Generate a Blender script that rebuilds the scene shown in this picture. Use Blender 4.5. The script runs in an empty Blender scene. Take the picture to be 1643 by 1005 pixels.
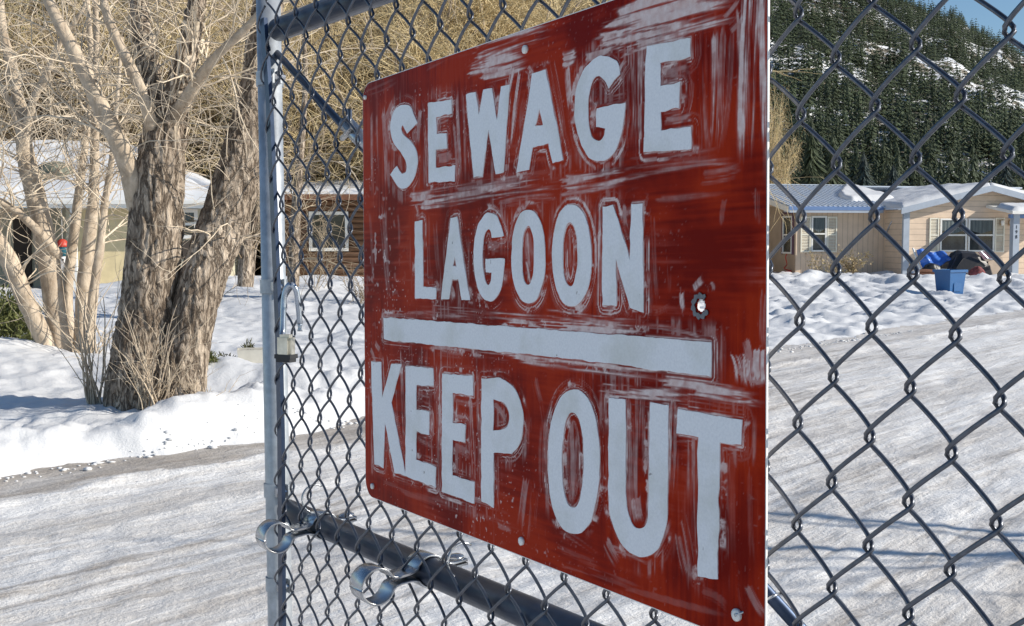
import bpy, bmesh, math, random
import numpy as np
from mathutils import Vector, Matrix
from mathutils.geometry import tessellate_polygon

sc = bpy.context.scene
R = math.radians
rng = np.random.default_rng(7)
random.seed(7)

# ------------------------------------------------------------------ camera, sky, sun
FOC, HOR, CX, CY, EYE = 1900.0, 375.0, 821.5, 502.5, 1.45
PITCH = math.atan((CY - HOR) / FOC)
cam_d = bpy.data.cameras.new("camera")
cam = bpy.data.objects.new("camera", cam_d)
sc.collection.objects.link(cam)
cam.location = (0, 0, EYE)
cam.rotation_euler = (math.pi / 2 - PITCH, 0, 0)
cam_d.sensor_fit = 'HORIZONTAL'
cam_d.sensor_width = 36.0
cam_d.lens = 36.0 * FOC / 1643.0
cam_d.clip_start = 0.02
cam_d.clip_end = 6000
sc.camera = cam

SUN_EL, SUN_AZ = 27.0, -10.0          # azimuth: degrees from +X, anticlockwise
wd = bpy.data.worlds.new("World")
sc.world = wd
wd.use_nodes = True
wn = wd.node_tree
bg = wn.nodes["Background"]
sky = wn.nodes.new("ShaderNodeTexSky")
sky.sky_type = 'NISHITA'
sky.sun_disc = False
sky.sun_elevation = R(SUN_EL)
sky.sun_rotation = R(90 - SUN_AZ)
sky.air_density = 1.0
sky.dust_density = 0.1
sky.ozone_density = 3.0
hs_ = wn.nodes.new("ShaderNodeHueSaturation"); hs_.inputs["Saturation"].default_value = 1.08
wn.links.new(sky.outputs[0], hs_.inputs["Color"]); wn.links.new(hs_.outputs[0], bg.inputs[0])
bg.inputs[1].default_value = 0.086

sd_ = bpy.data.lights.new("sun", 'SUN')
sun = bpy.data.objects.new("sun", sd_)
sc.collection.objects.link(sun)
sd_.energy = 4.4
sd_.angle = R(0.5)
sd_.color = (1.0, 0.93, 0.82)
sdir = Vector((math.cos(R(SUN_EL)) * math.cos(R(SUN_AZ)), math.cos(R(SUN_EL)) * math.sin(R(SUN_AZ)), math.sin(R(SUN_EL))))
sun.rotation_euler = sdir.to_track_quat('Z', 'Y').to_euler()
sun.location = (20, -3, 12)

sc.view_settings.view_transform = 'Standard'
sc.view_settings.look = 'None'
sc.view_settings.gamma = 1.0
sc.view_settings.use_curve_mapping = False
sc.view_settings.exposure = 0.42
sc.cycles.max_bounces = 6
sc.cycles.diffuse_bounces = 3
sc.cycles.glossy_bounces = 3
sc.cycles.transparent_max_bounces = 4

# ------------------------------------------------------------------ helpers
CAM = np.array([0, 0, EYE])
RT = np.array([1.0, 0, 0])
FW = np.array([0, math.cos(PITCH), -math.sin(PITCH)])
UP = np.array([0, math.sin(PITCH), math.cos(PITCH)])

def ray(px, py):
    return (px - CX) * RT + (CY - py) * UP + FOC * FW

def at(px, py, y):
    "the point seen at pixel (px,py) of the photograph at distance y ahead"
    d = ray(px, py)
    return CAM + d * (y / d[1])

def sm(a, b, x):
    t = np.clip((x - a) / (b - a), 0, 1)
    return t * t * (3 - 2 * t)

def _hash(ix, iy, iz, seed):
    n = (ix * 374761393 + iy * 668265263 + iz * 2147483647 + seed * 974634777) & 0xFFFFFFFF
    n = ((n ^ (n >> 13)) * 1274126177) & 0xFFFFFFFF
    n = n ^ (n >> 16)
    return (n & 0xFFFF) / 65535.0

def vnoise(x, y, z=None, seed=0):
    x = np.asarray(x, float); y = np.asarray(y, float)
    z = np.zeros_like(x) if z is None else np.asarray(z, float)
    x, y, z = np.broadcast_arrays(x, y, z)
    x0 = np.floor(x).astype(np.int64); y0 = np.floor(y).astype(np.int64); z0 = np.floor(z).astype(np.int64)
    fx = x - x0; fy = y - y0; fz = z - z0
    fx = fx * fx * (3 - 2 * fx); fy = fy * fy * (3 - 2 * fy); fz = fz * fz * (3 - 2 * fz)
    r = 0
    for a in (0, 1):
        for b in (0, 1):
            for c in (0, 1):
                r = r + _hash(x0 + a, y0 + b, z0 + c, seed) * (fx if a else 1 - fx) * (fy if b else 1 - fy) * (fz if c else 1 - fz)
    return r

def fbm(x, y, z=None, oct=4, seed=0):
    s = 0; a = 0.5; f = 1.0
    for o in range(oct):
        s = s + a * vnoise(np.asarray(x) * f, np.asarray(y) * f, None if z is None else np.asarray(z) * f, seed + o * 17)
        a *= 0.5; f *= 2.03
    return s / (1 - 0.5 ** oct)

def link(o, parent=None):
    sc.collection.objects.link(o)
    if parent is not None:
        o.parent = parent
    return o

def mesh_obj(name, v, faces, m, parent=None, smooth=True, nv=None):
    "faces: list of index lists, or an (n,k) array"
    me = bpy.data.meshes.new(name)
    v = np.asarray(v, np.float64).reshape(-1, 3)
    if isinstance(faces, np.ndarray):
        n, k = faces.shape
        me.vertices.add(len(v)); me.vertices.foreach_set("co", v.astype(np.float32).ravel())
        me.loops.add(n * k); me.loops.foreach_set("vertex_index", faces.astype(np.int32).ravel())
        me.polygons.add(n)
        me.polygons.foreach_set("loop_start", (np.arange(n) * k).astype(np.int32))
        me.update(calc_edges=True)
    else:
        me.from_pydata([tuple(p) for p in v], [], faces)
    if smooth:
        me.polygons.foreach_set("use_smooth", np.ones(len(me.polygons), bool))
    if m is not None:
        me.materials.append(m)
    me.update()
    return link(bpy.data.objects.new(name, me), parent)

def thing(name, label, cat, group=None, loc=(0, 0, 0)):
    o = bpy.data.objects.new(name, None)
    o.location = loc
    o.empty_display_size = 0.05
    link(o)
    return tag(o, label, cat, group)

def tag(o, label, cat, group=None):
    o["label"] = label; o["category"] = cat
    if group: o["group"] = group
    return o

def kind(o, k):
    o["kind"] = k
    return o

class MB:
    "collects simple solids into one mesh"
    def __init__(s): s.v = []; s.f = []
    def add(s, v, f):
        b = len(s.v); s.v += [tuple(p) for p in v]; s.f += [[i + b for i in q] for q in f]
    def box(s, c, h, ax=None):
        c = np.array(c, float); ax = np.eye(3) if ax is None else np.array(ax, float)
        P = [c + ax[0] * h[0] * a + ax[1] * h[1] * b + ax[2] * h[2] * d for a in (-1, 1) for b in (-1, 1) for d in (-1, 1)]
        s.add(P, [[0, 1, 3, 2], [4, 6, 7, 5], [0, 4, 5, 1], [2, 3, 7, 6], [0, 2, 6, 4], [1, 5, 7, 3]])
    def hexa(s, P):
        "8 corners: bottom ring 0-3, top ring 4-7"
        s.add(P, [[3, 2, 1, 0], [4, 5, 6, 7], [0, 1, 5, 4], [1, 2, 6, 5], [2, 3, 7, 6], [3, 0, 4, 7]])
    def tube(s, pts, rad, sides=8, cap=True):
        v, f = tube_arrays(np.array(pts, float), rad, sides, cap)
        s.add(v, f)
    def build(s, name, m, parent=None, smooth=False):
        return mesh_obj(name, s.v, s.f, m, parent, smooth)

def frames(p):
    t = np.gradient(p, axis=0); t /= np.linalg.norm(t, axis=1)[:, None] + 1e-12
    ref = np.array([0, 0, 1.0]) if abs(t[:, 2]).mean() < .8 else np.array([1.0, 0, 0])
    a = np.cross(t, ref); a /= np.linalg.norm(a, axis=1)[:, None] + 1e-9
    return t, a, np.cross(t, a)

def tube_arrays(p, rad, sides=8, cap=True):
    n = len(p); rad = np.broadcast_to(np.asarray(rad, float), (n,))
    t, a, b = frames(p)
    th = np.arange(sides) * 2 * math.pi / sides
    V = (p[:, None] + rad[:, None, None] * (np.cos(th)[None, :, None] * a[:, None] + np.sin(th)[None, :, None] * b[:, None])).reshape(-1, 3)
    F = []
    for i in range(n - 1):
        for k in range(sides):
            k2 = (k + 1) % sides
            F.append([i * sides + k, i * sides + k2, (i + 1) * sides + k2, (i + 1) * sides + k])
    if cap:
        F.append(list(range(sides))[::-1]); F.append([(n - 1) * sides + k for k in range(sides)])
    return V, F

def batch_tubes(P, Rd, sides=3):
    "P (T,n,3), Rd (T,n) -> verts, quads"
    T, n, _ = P.shape
    t = np.empty_like(P); t[:, 1:-1] = P[:, 2:] - P[:, :-2]; t[:, 0] = P[:, 1] - P[:, 0]; t[:, -1] = P[:, -1] - P[:, -2]
    t /= np.linalg.norm(t, axis=2, keepdims=True) + 1e-12
    mt = np.abs(t[:, :, 2]).mean(1)
    ref = np.where((mt > .8)[:, None], np.array([[1.0, 0.1, 0]]), np.array([[0, 0.1, 1.0]]))[:, None, :]
    a = np.cross(t, ref); a /= np.linalg.norm(a, axis=2, keepdims=True) + 1e-9
    b = np.cross(t, a)
    th = np.arange(sides) * 2 * math.pi / sides
    V = P[:, :, None] + Rd[:, :, None, None] * (np.cos(th)[None, None, :, None] * a[:, :, None] + np.sin(th)[None, None, :, None] * b[:, :, None])
    base = (np.arange(T) * n * sides)[:, None, None] + (np.arange(n - 1) * sides)[None, :, None]
    k = np.arange(sides)[None, None, :]; k2 = (k + 1) % sides
    F = np.stack([base + k, base + k2, base + sides + k2, base + sides + k], -1).reshape(-1, 4)
    return V.reshape(-1, 3), F

def join_batches(L):
    V = []; F = []; o = 0
    for v, f in L:
        V.append(v); F.append(f + o); o += len(v)
    return np.concatenate(V), np.concatenate(F)

def grow(rg, base, dirs, length, n=6, wander=.15, lift=0.0):
    T = len(base); d = dirs / (np.linalg.norm(dirs, axis=1, keepdims=True) + 1e-9)
    P = np.empty((T, n, 3)); P[:, 0] = base
    st = (np.asarray(length) / (n - 1))[:, None]
    bend = rg.normal(0, wander * .6, (T, 3))
    for i in range(1, n):
        d = d + bend + rg.normal(0, wander, (T, 3)); d[:, 2] += lift
        d /= np.linalg.norm(d, axis=1, keepdims=True)
        P[:, i] = P[:, i - 1] + d * st
    return P

def spawn(rg, P, Rd, count, t0, t1, ang, up=0.0):
    "start points, directions and radii of children on the batch of limbs P"
    T, n, _ = P.shape
    L = np.linalg.norm(np.diff(P, axis=1), axis=2).sum(1)
    k = rg.choice(T, count, p=L / L.sum())
    s = rg.uniform(t0, t1, count) * (n - 1.001); i = s.astype(int); fr = (s - i)[:, None]
    q = P[k, i] * (1 - fr) + P[k, i + 1] * fr
    tan = P[k, i + 1] - P[k, i]; tan /= np.linalg.norm(tan, axis=1, keepdims=True) + 1e-9
    pr = rg.normal(0, 1, (count, 3)); pr -= (pr * tan).sum(1, keepdims=True) * tan
    pr /= np.linalg.norm(pr, axis=1, keepdims=True) + 1e-9
    a = np.radians(rg.normal(ang, ang * .3, count))[:, None]
    d = np.cos(a) * tan + np.sin(a) * pr; d[:, 2] += up
    r = Rd[k, i] * (1 - fr[:, 0]) + Rd[k, i + 1] * fr[:, 0]
    return q, d, r, k

def taper(r0, n, tip=.35):
    return np.asarray(r0)[:, None] * np.linspace(1, tip, n)[None]

# ------------------------------------------------------------------ materials
def newmat(name):
    m = bpy.data.materials.new(name); m.use_nodes = True
    nt = m.node_tree
    return m, nt, nt.nodes["Principled BSDF"]

def N(nt, typ, **kw):
    nd = nt.nodes.new(typ)
    for k, v in kw.items(): setattr(nd, k, v)
    return nd

def noise(nt, scale, detail=4, rough=.55, vec=None, dist=0.0):
    nd = N(nt, "ShaderNodeTexNoise")
    nd.inputs["Scale"].default_value = scale; nd.inputs["Detail"].default_value = detail
    nd.inputs["Roughness"].default_value = rough; nd.inputs["Distortion"].default_value = dist
    if vec is not None: nt.links.new(vec, nd.inputs["Vector"])
    return nd

def ramp(nt, src, stops):
    r = N(nt, "ShaderNodeValToRGB")
    e = r.color_ramp.elements
    while len(e) < len(stops): e.new(0.5)
    for i, (p, c) in enumerate(stops):
        e[i].position = p
        e[i].color = (c, c, c, 1) if not hasattr(c, '__len__') else (*c, 1)
    nt.links.new(src, r.inputs[0])
    return r

def coords(nt, scale=(1, 1, 1), rot=(0, 0, 0), kind_='Object'):
    tc = N(nt, "ShaderNodeTexCoord"); mp = N(nt, "ShaderNodeMapping")
    mp.inputs["Scale"].default_value = scale
    src = tc.outputs[kind_]
    if any(rot):
        m0 = N(nt, "ShaderNodeMapping"); m0.inputs["Rotation"].default_value = rot
        nt.links.new(src, m0.inputs[0]); src = m0.outputs[0]
    nt.links.new(src, mp.inputs[0])
    return mp.outputs[0]

def bump(nt, b, src, strength, dist=.01):
    bp = N(nt, "ShaderNodeBump")
    bp.inputs["Strength"].default_value = strength; bp.inputs["Distance"].default_value = dist
    nt.links.new(src, bp.inputs["Height"]); nt.links.new(bp.outputs[0], b.inputs["Normal"])
    return bp

def simple(name, c, rough=.6, var=.25, scale=6.0, metal=0.0, bmp=0.0, bscale=None, sc3=(1, 1, 1), spec=.5):
    m, nt, b = newmat(name)
    v = coords(nt, sc3)
    n = noise(nt, scale, 5, .6, v)
    c = np.array(c, float)
    r = ramp(nt, n.outputs[0], [(.25, tuple(c * (1 - var))), (.75, tuple(np.minimum(c * (1 + var), .95)))])
    nt.links.new(r.outputs[0], b.inputs["Base Color"])
    b.inputs["Roughness"].default_value = rough; b.inputs["Metallic"].default_value = metal
    b.inputs["Specular IOR Level"].default_value = spec
    if bmp:
        n2 = noise(nt, bscale or scale * 3, 5, .6, v)
        bump(nt, b, n2.outputs[0], bmp, .01)
    return m

M = {}

# snow
m, nt, b = newmat("snow")
v = coords(nt)
n1 = noise(nt, .7, 4, .55, v); n2 = noise(nt, 6, 7, .68, v); n3 = noise(nt, 45, 4, .7, v)
r = ramp(nt, n1.outputs[0], [(.3, (.64, .65, .665)), (.7, (.74, .745, .75))])
nt.links.new(r.outputs[0], b.inputs["Base Color"])
b.inputs["Roughness"].default_value = .55; b.inputs["Specular IOR Level"].default_value = .25
ad = N(nt, "ShaderNodeMath", operation='ADD'); nt.links.new(n2.outputs[0], ad.inputs[0]); nt.links.new(n3.outputs[0], ad.inputs[1])
bump(nt, b, ad.outputs[0], .28, .03)
M['snow'] = m

# icy road: worn ice and packed snow, streaked along the driving direction
m, nt, b = newmat("icy_road")
TH = math.atan2(.77, .64)
v0 = coords(nt, (.10, 1.9, 1), (0, 0, -TH))
v1 = coords(nt, (.35, 3.0, 1), (0, 0, -TH))
v2 = coords(nt)
na = noise(nt, 1.4, 6, .62, v0, .3); nb = noise(nt, 4.5, 7, .66, v1, .2); nc = noise(nt, 30, 6, .7, v2); nd_ = noise(nt, .35, 3, .5, v2)
mixa = N(nt, "ShaderNodeMath", operation='MULTIPLY_ADD'); mixa.inputs[1].default_value = .8
nt.links.new(na.outputs[0], mixa.inputs[0]); nt.links.new(nb.outputs[0], mixa.inputs[2])
mixb = N(nt, "ShaderNodeMath", operation='MULTIPLY_ADD'); mixb.inputs[1].default_value = .55
nt.links.new(nd_.outputs[0], mixb.inputs[0]); nt.links.new(mixa.outputs[0], mixb.inputs[2])
mixc = N(nt, "ShaderNodeMath", operation='MULTIPLY_ADD'); mixc.inputs[1].default_value = .30
nt.links.new(nc.outputs[0], mixc.inputs[0]); nt.links.new(mixb.outputs[0], mixc.inputs[2])
rr = ramp(nt, mixc.outputs[0], [(.78, (.44, .41, .38)), (1.05, (.62, .60, .575)), (1.3, (.78, .77, .76))])
for e_ in rr.color_ramp.elements: e_.position = min(e_.position, 1)
mr = N(nt, "ShaderNodeMapRange"); mr.inputs[1].default_value = 1.08; mr.inputs[2].default_value = 1.50
nt.links.new(mixc.outputs[0], mr.inputs[0])
rr = ramp(nt, mr.outputs[0], [(.0, (.44, .40, .36)), (.30, (.64, .61, .575)), (.58, (.74, .72, .695)), (.9, (.82, .815, .805))])
at_ = N(nt, "ShaderNodeAttribute", attribute_name="dirt")
mx = N(nt, "ShaderNodeMix", data_type='RGBA')
nt.links.new(at_.outputs["Fac"], mx.inputs["Factor"]); nt.links.new(rr.outputs[0], mx.inputs["A"])
rd = ramp(nt, nb.outputs[0], [(.3, (.27, .23, .19)), (.7, (.46, .42, .38))])
nt.links.new(rd.outputs[0], mx.inputs["B"])
tr_ = N(nt, "ShaderNodeAttribute", attribute_name="track")
mt_ = N(nt, "ShaderNodeMix", data_type='RGBA'); nt.links.new(tr_.outputs["Fac"], mt_.inputs["Factor"]); nt.links.new(mx.outputs["Result"], mt_.inputs["A"])
rt_ = ramp(nt, nb.outputs[0], [(.35, (.46, .425, .39)), (.7, (.64, .615, .585))]); nt.links.new(rt_.outputs[0], mt_.inputs["B"])
nt.links.new(mt_.outputs["Result"], b.inputs["Base Color"])
rg_ = ramp(nt, mr.outputs[0], [(.1, .38), (.5, .7)]); nt.links.new(rg_.outputs[0], b.inputs["Roughness"])
b.inputs["Specular IOR Level"].default_value = .3
ad = N(nt, "ShaderNodeMath", operation='ADD'); nt.links.new(nb.outputs[0], ad.inputs[0]); nt.links.new(nc.outputs[0], ad.inputs[1])
bump(nt, b, ad.outputs[0], .6, .03)
M['road'] = m

# bark
def bark(name, dark, light, scale, stretch, bstr, crack=0.0):
    m, nt, b = newmat(name)
    v = coords(nt, (1, 1, stretch))
    n1 = noise(nt, scale, 6, .65, v, .4); n2 = noise(nt, 2.2, 3, .5, coords(nt))
    ad = N(nt, "ShaderNodeMath", operation='MULTIPLY_ADD'); ad.inputs[1].default_value = .5
    nt.links.new(n2.outputs[0], ad.inputs[0]); nt.links.new(n1.outputs[0], ad.inputs[2])
    mid = tuple((np.array(dark) * .6 + np.array(light) * .4))
    r = ramp(nt, ad.outputs[0], [(.56, dark), (.74, mid), (.96, light)])
    hgt = n1.outputs[0]; col = r.outputs[0]
    if crack:
        # long ragged plates: ridged noise gives the network of cracks between them
        n3 = noise(nt, scale * .55, 5, .6, v, .8)
        su_ = N(nt, "ShaderNodeMath", operation='SUBTRACT'); su_.inputs[1].default_value = .5; nt.links.new(n3.outputs[0], su_.inputs[0])
        ab = N(nt, "ShaderNodeMath", operation='ABSOLUTE'); nt.links.new(su_.outputs[0], ab.inputs[0])
        rc = ramp(nt, ab.outputs[0], [(.0, 0), (.045, .75), (.10, 1)])
        mx = N(nt, "ShaderNodeMix", data_type='RGBA'); nt.links.new(rc.outputs[0], mx.inputs["Factor"])
        mx.inputs["A"].default_value = (*[c * .8 for c in dark], 1); nt.links.new(r.outputs[0], mx.inputs["B"]); col = mx.outputs["Result"]
        hm = N(nt, "ShaderNodeMath", operation='MULTIPLY_ADD'); hm.inputs[1].default_value = crack
        nt.links.new(rc.outputs[0], hm.inputs[0]); nt.links.new(n1.outputs[0], hm.inputs[2]); hgt = hm.outputs[0]
    nt.links.new(col, b.inputs["Base Color"])
    b.inputs["Roughness"].default_value = .9; b.inputs["Specular IOR Level"].default_value = .15
    bump(nt, b, hgt, bstr, .03 if crack else .02)
    return m
M['bark'] = bark("rough_bark", (.17, .128, .095), (.68, .57, .45), 26, .30, .9, .6)
M['palebark'] = bark("pale_bark", (.33, .26, .19), (.64, .54, .42), 14, .6, .6)
M['twig'] = bark("twig_bark", (.46, .37, .27), (.78, .67, .52), 9, 1, .2)
M['goldtwig'] = bark("golden_twig_bark", (.46, .35, .18), (.82, .68, .42), 2.5, 1, .2)
M['browntwig'] = bark("brown_twig_bark", (.22, .165, .11), (.50, .41, .29), 2.5, 1, .2)
M['deadleaf'] = simple("dead_leaf", (.42, .27, .13), .8, .35, 3)

# metals
def galv(name, c, rough, scale=60, met=.85):
    m, nt, b = newmat(name)
    v = coords(nt)
    n1 = noise(nt, scale, 4, .6, v); n2 = noise(nt, scale * .12, 4, .6, v)
    c = np.array(c)
    r = ramp(nt, n1.outputs[0], [(.3, tuple(c * .8)), (.7, tuple(np.minimum(c * 1.15, 1)))])
    mx = N(nt, "ShaderNodeMix", data_type='RGBA', blend_type='MULTIPLY'); mx.inputs["Factor"].default_value = .5
    r2 = ramp(nt, n2.outputs[0], [(.35, .7), (.65, 1.0)])
    nt.links.new(r.outputs[0], mx.inputs["A"]); nt.links.new(r2.outputs[0], mx.inputs["B"])
    nt.links.new(mx.outputs["Result"], b.inputs["Base Color"])
    rr = ramp(nt, n2.outputs[0], [(.3, rough * .8), (.7, min(rough * 1.3, 1))]); nt.links.new(rr.outputs[0], b.inputs["Roughness"])
    b.inputs["Metallic"].default_value = met
    bump(nt, b, n1.outputs[0], .08, .002)
    return m
M['pipe'] = galv("galvanised_pipe", (.035, .055, .10), .38, 60, .7)
M['post'] = galv("galvanised_post", (.44, .47, .50), .45, 60, .5)
M['wire'] = galv("galvanised_wire", (.125, .135, .16), .33, 200, .85)
M['clamp'] = galv("zinc_clamp", (.45, .46, .48), .25)
M['lock'] = galv("steel_lock", (.70, .66, .57), .28)
M['shackle'] = galv("steel_shackle", (.42, .46, .52), .25)
M['blackrubber'] = simple("black_rubber", (.02, .02, .022), .5, .2, 20)

def paint(name, c, rough=.5, var=.1, scale=4.0, bmp=.1, spec=.4):
    return simple(name, c, rough, var, scale, 0, bmp, 40, (1, 1, 1), spec)

M['white'] = paint("white_trim_paint", (.78, .77, .73), .5)
M['bluetrim'] = paint("blue_trim_paint", (.13, .22, .42), .5)
M['palebluetrim'] = paint("pale_blue_trim_paint", (.36, .41, .48), .5)
M['cream'] = paint("cream_shutter_paint", (.78, .74, .62), .5)
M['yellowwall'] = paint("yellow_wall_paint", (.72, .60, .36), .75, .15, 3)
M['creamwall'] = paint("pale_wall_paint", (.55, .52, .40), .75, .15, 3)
M['darkwall'] = paint("dark_brown_wall", (.07, .055, .045), .8)
M['purple'] = paint("plum_trim_paint", (.12, .06, .09), .6)
M['red'] = paint("red_plastic", (.50, .05, .03), .45)
M['teal'] = paint("teal_fabric", (.02, .12, .16), .6)
M['whitefab'] = paint("white_fabric", (.75, .71, .68), .8)
M['black'] = simple("black_tarp", (.012, .012, .015), .45, .3, 5, 0, .5, 12)
M['greytarp'] = simple("camouflage_tarp", (.13, .14, .105), .8, .6, 5, 0, .6, 9)
M['bluetarp'] = simple("blue_tarp", (.05, .16, .55), .35, .35, 6, 0, .8, 9)
M['bluebin'] = simple("blue_plastic", (.015, .10, .27), .4, .08, 5)
M['brownlog'] = simple("split_log", (.20, .09, .05), .8, .4, 10, 0, .5, 20)
M['maroon'] = simple("maroon_cloth", (.20, .05, .05), .8, .7, 9, 0, .5, 20)
M['tan'] = simple("tan_panel", (.35, .27, .20), .7, .2, 5)
M['planter'] = simple("white_planter", (.55, .53, .47), .7, .15, 9)
M['soil'] = simple("dark_soil", (.06, .045, .03), .9, .3, 30)
M['drygrass'] = simple("dry_grass", (.42, .33, .17), .8, .3, 5)
M['needle'] = simple("conifer_needles", (.058, .078, .036), .7, .65, .22)
M['spruce'] = simple("blue_spruce_needles", (.035, .055, .05), .7, .45, 1.2)
M['olive'] = simple("olive_conifer_needles", (.10, .10, .04), .75, .5, 1.5)
M['juniper'] = simple("juniper_needles", (.12, .13, .04), .75, .5, 6)
M['conetrunk'] = simple("conifer_trunk", (.12, .09, .065), .9, .3, 8)
M['brass'] = simple("lamp_brass", (.5, .36, .22), .4, .2, 9, .5)

# window glass with a dark room and pale curtain behind
m, nt, b = newmat("window_glass")
v = coords(nt)
n1 = noise(nt, 3, 3, .5, v)
r = ramp(nt, n1.outputs[0], [(.35, (.012, .016, .018)), (.7, (.05, .06, .062))])
nt.links.new(r.outputs[0], b.inputs["Base Color"]); b.inputs["Roughness"].default_value = .06
b.inputs["Specular IOR Level"].default_value = .6
M['glass'] = m
M['curtain'] = simple("grey_curtain", (.10, .125, .13), .8, .6, 9, 0, .5, 12, (3, 3, .1))

# siding
def siding(name, c, vertical, pitch):
    m, nt, b = newmat(name)
    v = coords(nt)
    w = N(nt, "ShaderNodeTexWave", wave_type='BANDS', bands_direction='X' if vertical else 'Z', wave_profile='SAW')
    w.inputs["Scale"].default_value = 2 * math.pi / (pitch * 20) ; w.inputs["Distortion"].default_value = 0
    nt.links.new(v, w.inputs["Vector"])
    r = ramp(nt, w.outputs[0], [(.0, .62), (.10, 1.0), (.9, 1.0), (1.0, .7)])
    n1 = noise(nt, 2.5, 4, .6, v); r1 = ramp(nt, n1.outputs[0], [(.3, tuple(np.array(c) * .9)), (.7, tuple(np.array(c) * 1.08))])
    mx = N(nt, "ShaderNodeMix", data_type='RGBA', blend_type='MULTIPLY'); mx.inputs["Factor"].default_value = 1
    nt.links.new(r1.outputs[0], mx.inputs["A"]); nt.links.new(r.outputs[0], mx.inputs["B"])
    nt.links.new(mx.outputs["Result"], b.inputs["Base Color"]); b.inputs["Roughness"].default_value = .7
    bump(nt, b, r.outputs[0], .6, .02)
    return m
M['beigevert'] = siding("beige_grooved_siding", (.68, .52, .38), True, .20)
M['beigelap'] = siding("beige_lap_siding", (.70, .54, .40), False, .20)
M['brownboard'] = simple("brown_log_board", (.17, .092, .052), .75, .4, 5, 0, .3, 20, (.4, .4, 4))
M['metalroof'] = simple("pale_metal_roof", (.60, .66, .74), .35, .06, 3, .1)

# ------------------------------------------------------------------ ground, road, far land
RQ = np.array([-2.98, 6.9]); RTAN = np.array([.64, .77]); RTAN = RTAN / np.linalg.norm(RTAN); RNOR = np.array([-RTAN[1], RTAN[0]])

def road_sd(x, y):
    s = (x - RQ[0]) * RNOR[0] + (y - RQ[1]) * RNOR[1]
    t = (x - RQ[0]) * RTAN[0] + (y - RQ[1]) * RTAN[1]
    return s + (fbm(t * .9, t * 0 + 3.3, oct=4, seed=5) - .5) * .55 + (fbm(x * 3.2, y * 3.2, oct=3, seed=6) - .5) * .22, t

def lawn_h(x, y):
    "height of the snow beside the road"
    s, t = road_sd(x, y)
    left = 1 - sm(2.2, 5.0, t)                                # the higher lawn with the trees ends to the right
    h = -.05 + sm(-.05, .35 + .8 * (1 - left), s) * (.15 - .06 * (1 - left)) + sm(.2, 2.2, s) * .13 * left
    bk = (.35 + .65 * left) * np.exp(-((s - .55 - .25 * (fbm(t * .7, t * 0, oct=2, seed=8) - .5)) / .33) ** 2) * sm(-.1, .2, s)
    h = h + bk * (.03 + .36 * (fbm(t * 2.2, s * 2.6, oct=5, seed=3) - .40)) - np.exp(-((s - .95) / .22) ** 2) * .05 * fbm(t * .8, t * 0 + 2, oct=3, seed=9)
    h = h + sm(0, .6, s) * ((fbm(x * .55, y * .55, oct=3, seed=11) - .5) * .22 + (fbm(x * 2.2, y * 2.2, oct=4, seed=12) - .5) * (.09 + .06 * (1 - left)) + (np.abs(fbm(x * 5, y * 4, oct=4, seed=13) - .5) * -.10))
    # rough, trampled and ploughed snow in front of the far house
    yard = sm(14, 20, y) * sm(1, 3, x)
    lump = fbm(x * .9, y * 1.3, oct=5, seed=21)
    h = h + yard * sm(.2, 1.5, s) * ((lump - .5) * .20 + (fbm(x * 2.6, y * 1.4, oct=5, seed=22) - .5) * .18 - np.abs(fbm(x * 1.7, y * 1.0, oct=3, seed=24) - .5) * .18)
    h = h + sm(1, 3, x) * sm(31, 34.5, y) * (1 - sm(36, 37.5, y)) * (.12 + .5 * np.maximum(fbm(x * 1.2, y * .8, oct=4, seed=23) - .38, 0))
    # snow heaped before the brown house
    h = h + .42 * np.exp(-(((x + 5.6) / 4.6) ** 2 + ((y - 27.5) / 3.2) ** 2)) * (.75 + .5 * fbm(x * .8, y * .8, oct=3, seed=25))
    # mounds round the two trees
    h = h + .10 * np.exp(-(((x + 2.5) / .9) ** 2 + ((y - 8.6) / .8) ** 2)) + .14 * np.exp(-(((x + 5.2) / 1.6) ** 2 + ((y - 12.3) / 1.2) ** 2))
    h = h + .16 * np.exp(-(((x + 2.1) / 1.0) ** 2 + ((y - 10.3) / .5) ** 2))
    return h

def road_h(x, y):
    s, t = road_sd(x, y)
    streak = fbm(t * .35, s * 4.5, oct=4, seed=31)
    ruts = fbm(t * .12, s * 1.6, oct=2, seed=32)
    h = (streak - .5) * .026 + (ruts - .5) * .035 + (fbm(t * 1.6, s * 7, oct=5, seed=34) - .5) * .030 + (fbm(x * 8, y * 8, oct=4, seed=33) - .5) * .022
    h = h + .028 * np.exp(-((s + .62 + .10 * (fbm(t * .6, t * 0, oct=3, seed=40) - .5)) / .05) ** 2) * (.4 + fbm(t * 2.3, t * 0 + 9, oct=3, seed=41))
    return h

def ground_at(x, y):
    s, t = road_sd(np.float64(x), np.float64(y))
    return float(lawn_h(np.float64(x), np.float64(y))) if s > 0.02 else float(road_h(np.float64(x), np.float64(y)))

def fan(y0, y1, ny, nx, span):
    ys = np.geomspace(y0, y1, ny); us = np.linspace(-span, span, nx)
    Y, Uu = np.meshgrid(ys, us, indexing='ij')
    return Uu * (Y + 1.0), Y

def grid_faces(ny, nx):
    i, j = np.meshgrid(np.arange(ny - 1), np.arange(nx - 1), indexing='ij')
    a = i * nx + j
    return np.stack([a, a + 1, a + nx + 1, a + nx], -1)

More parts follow.
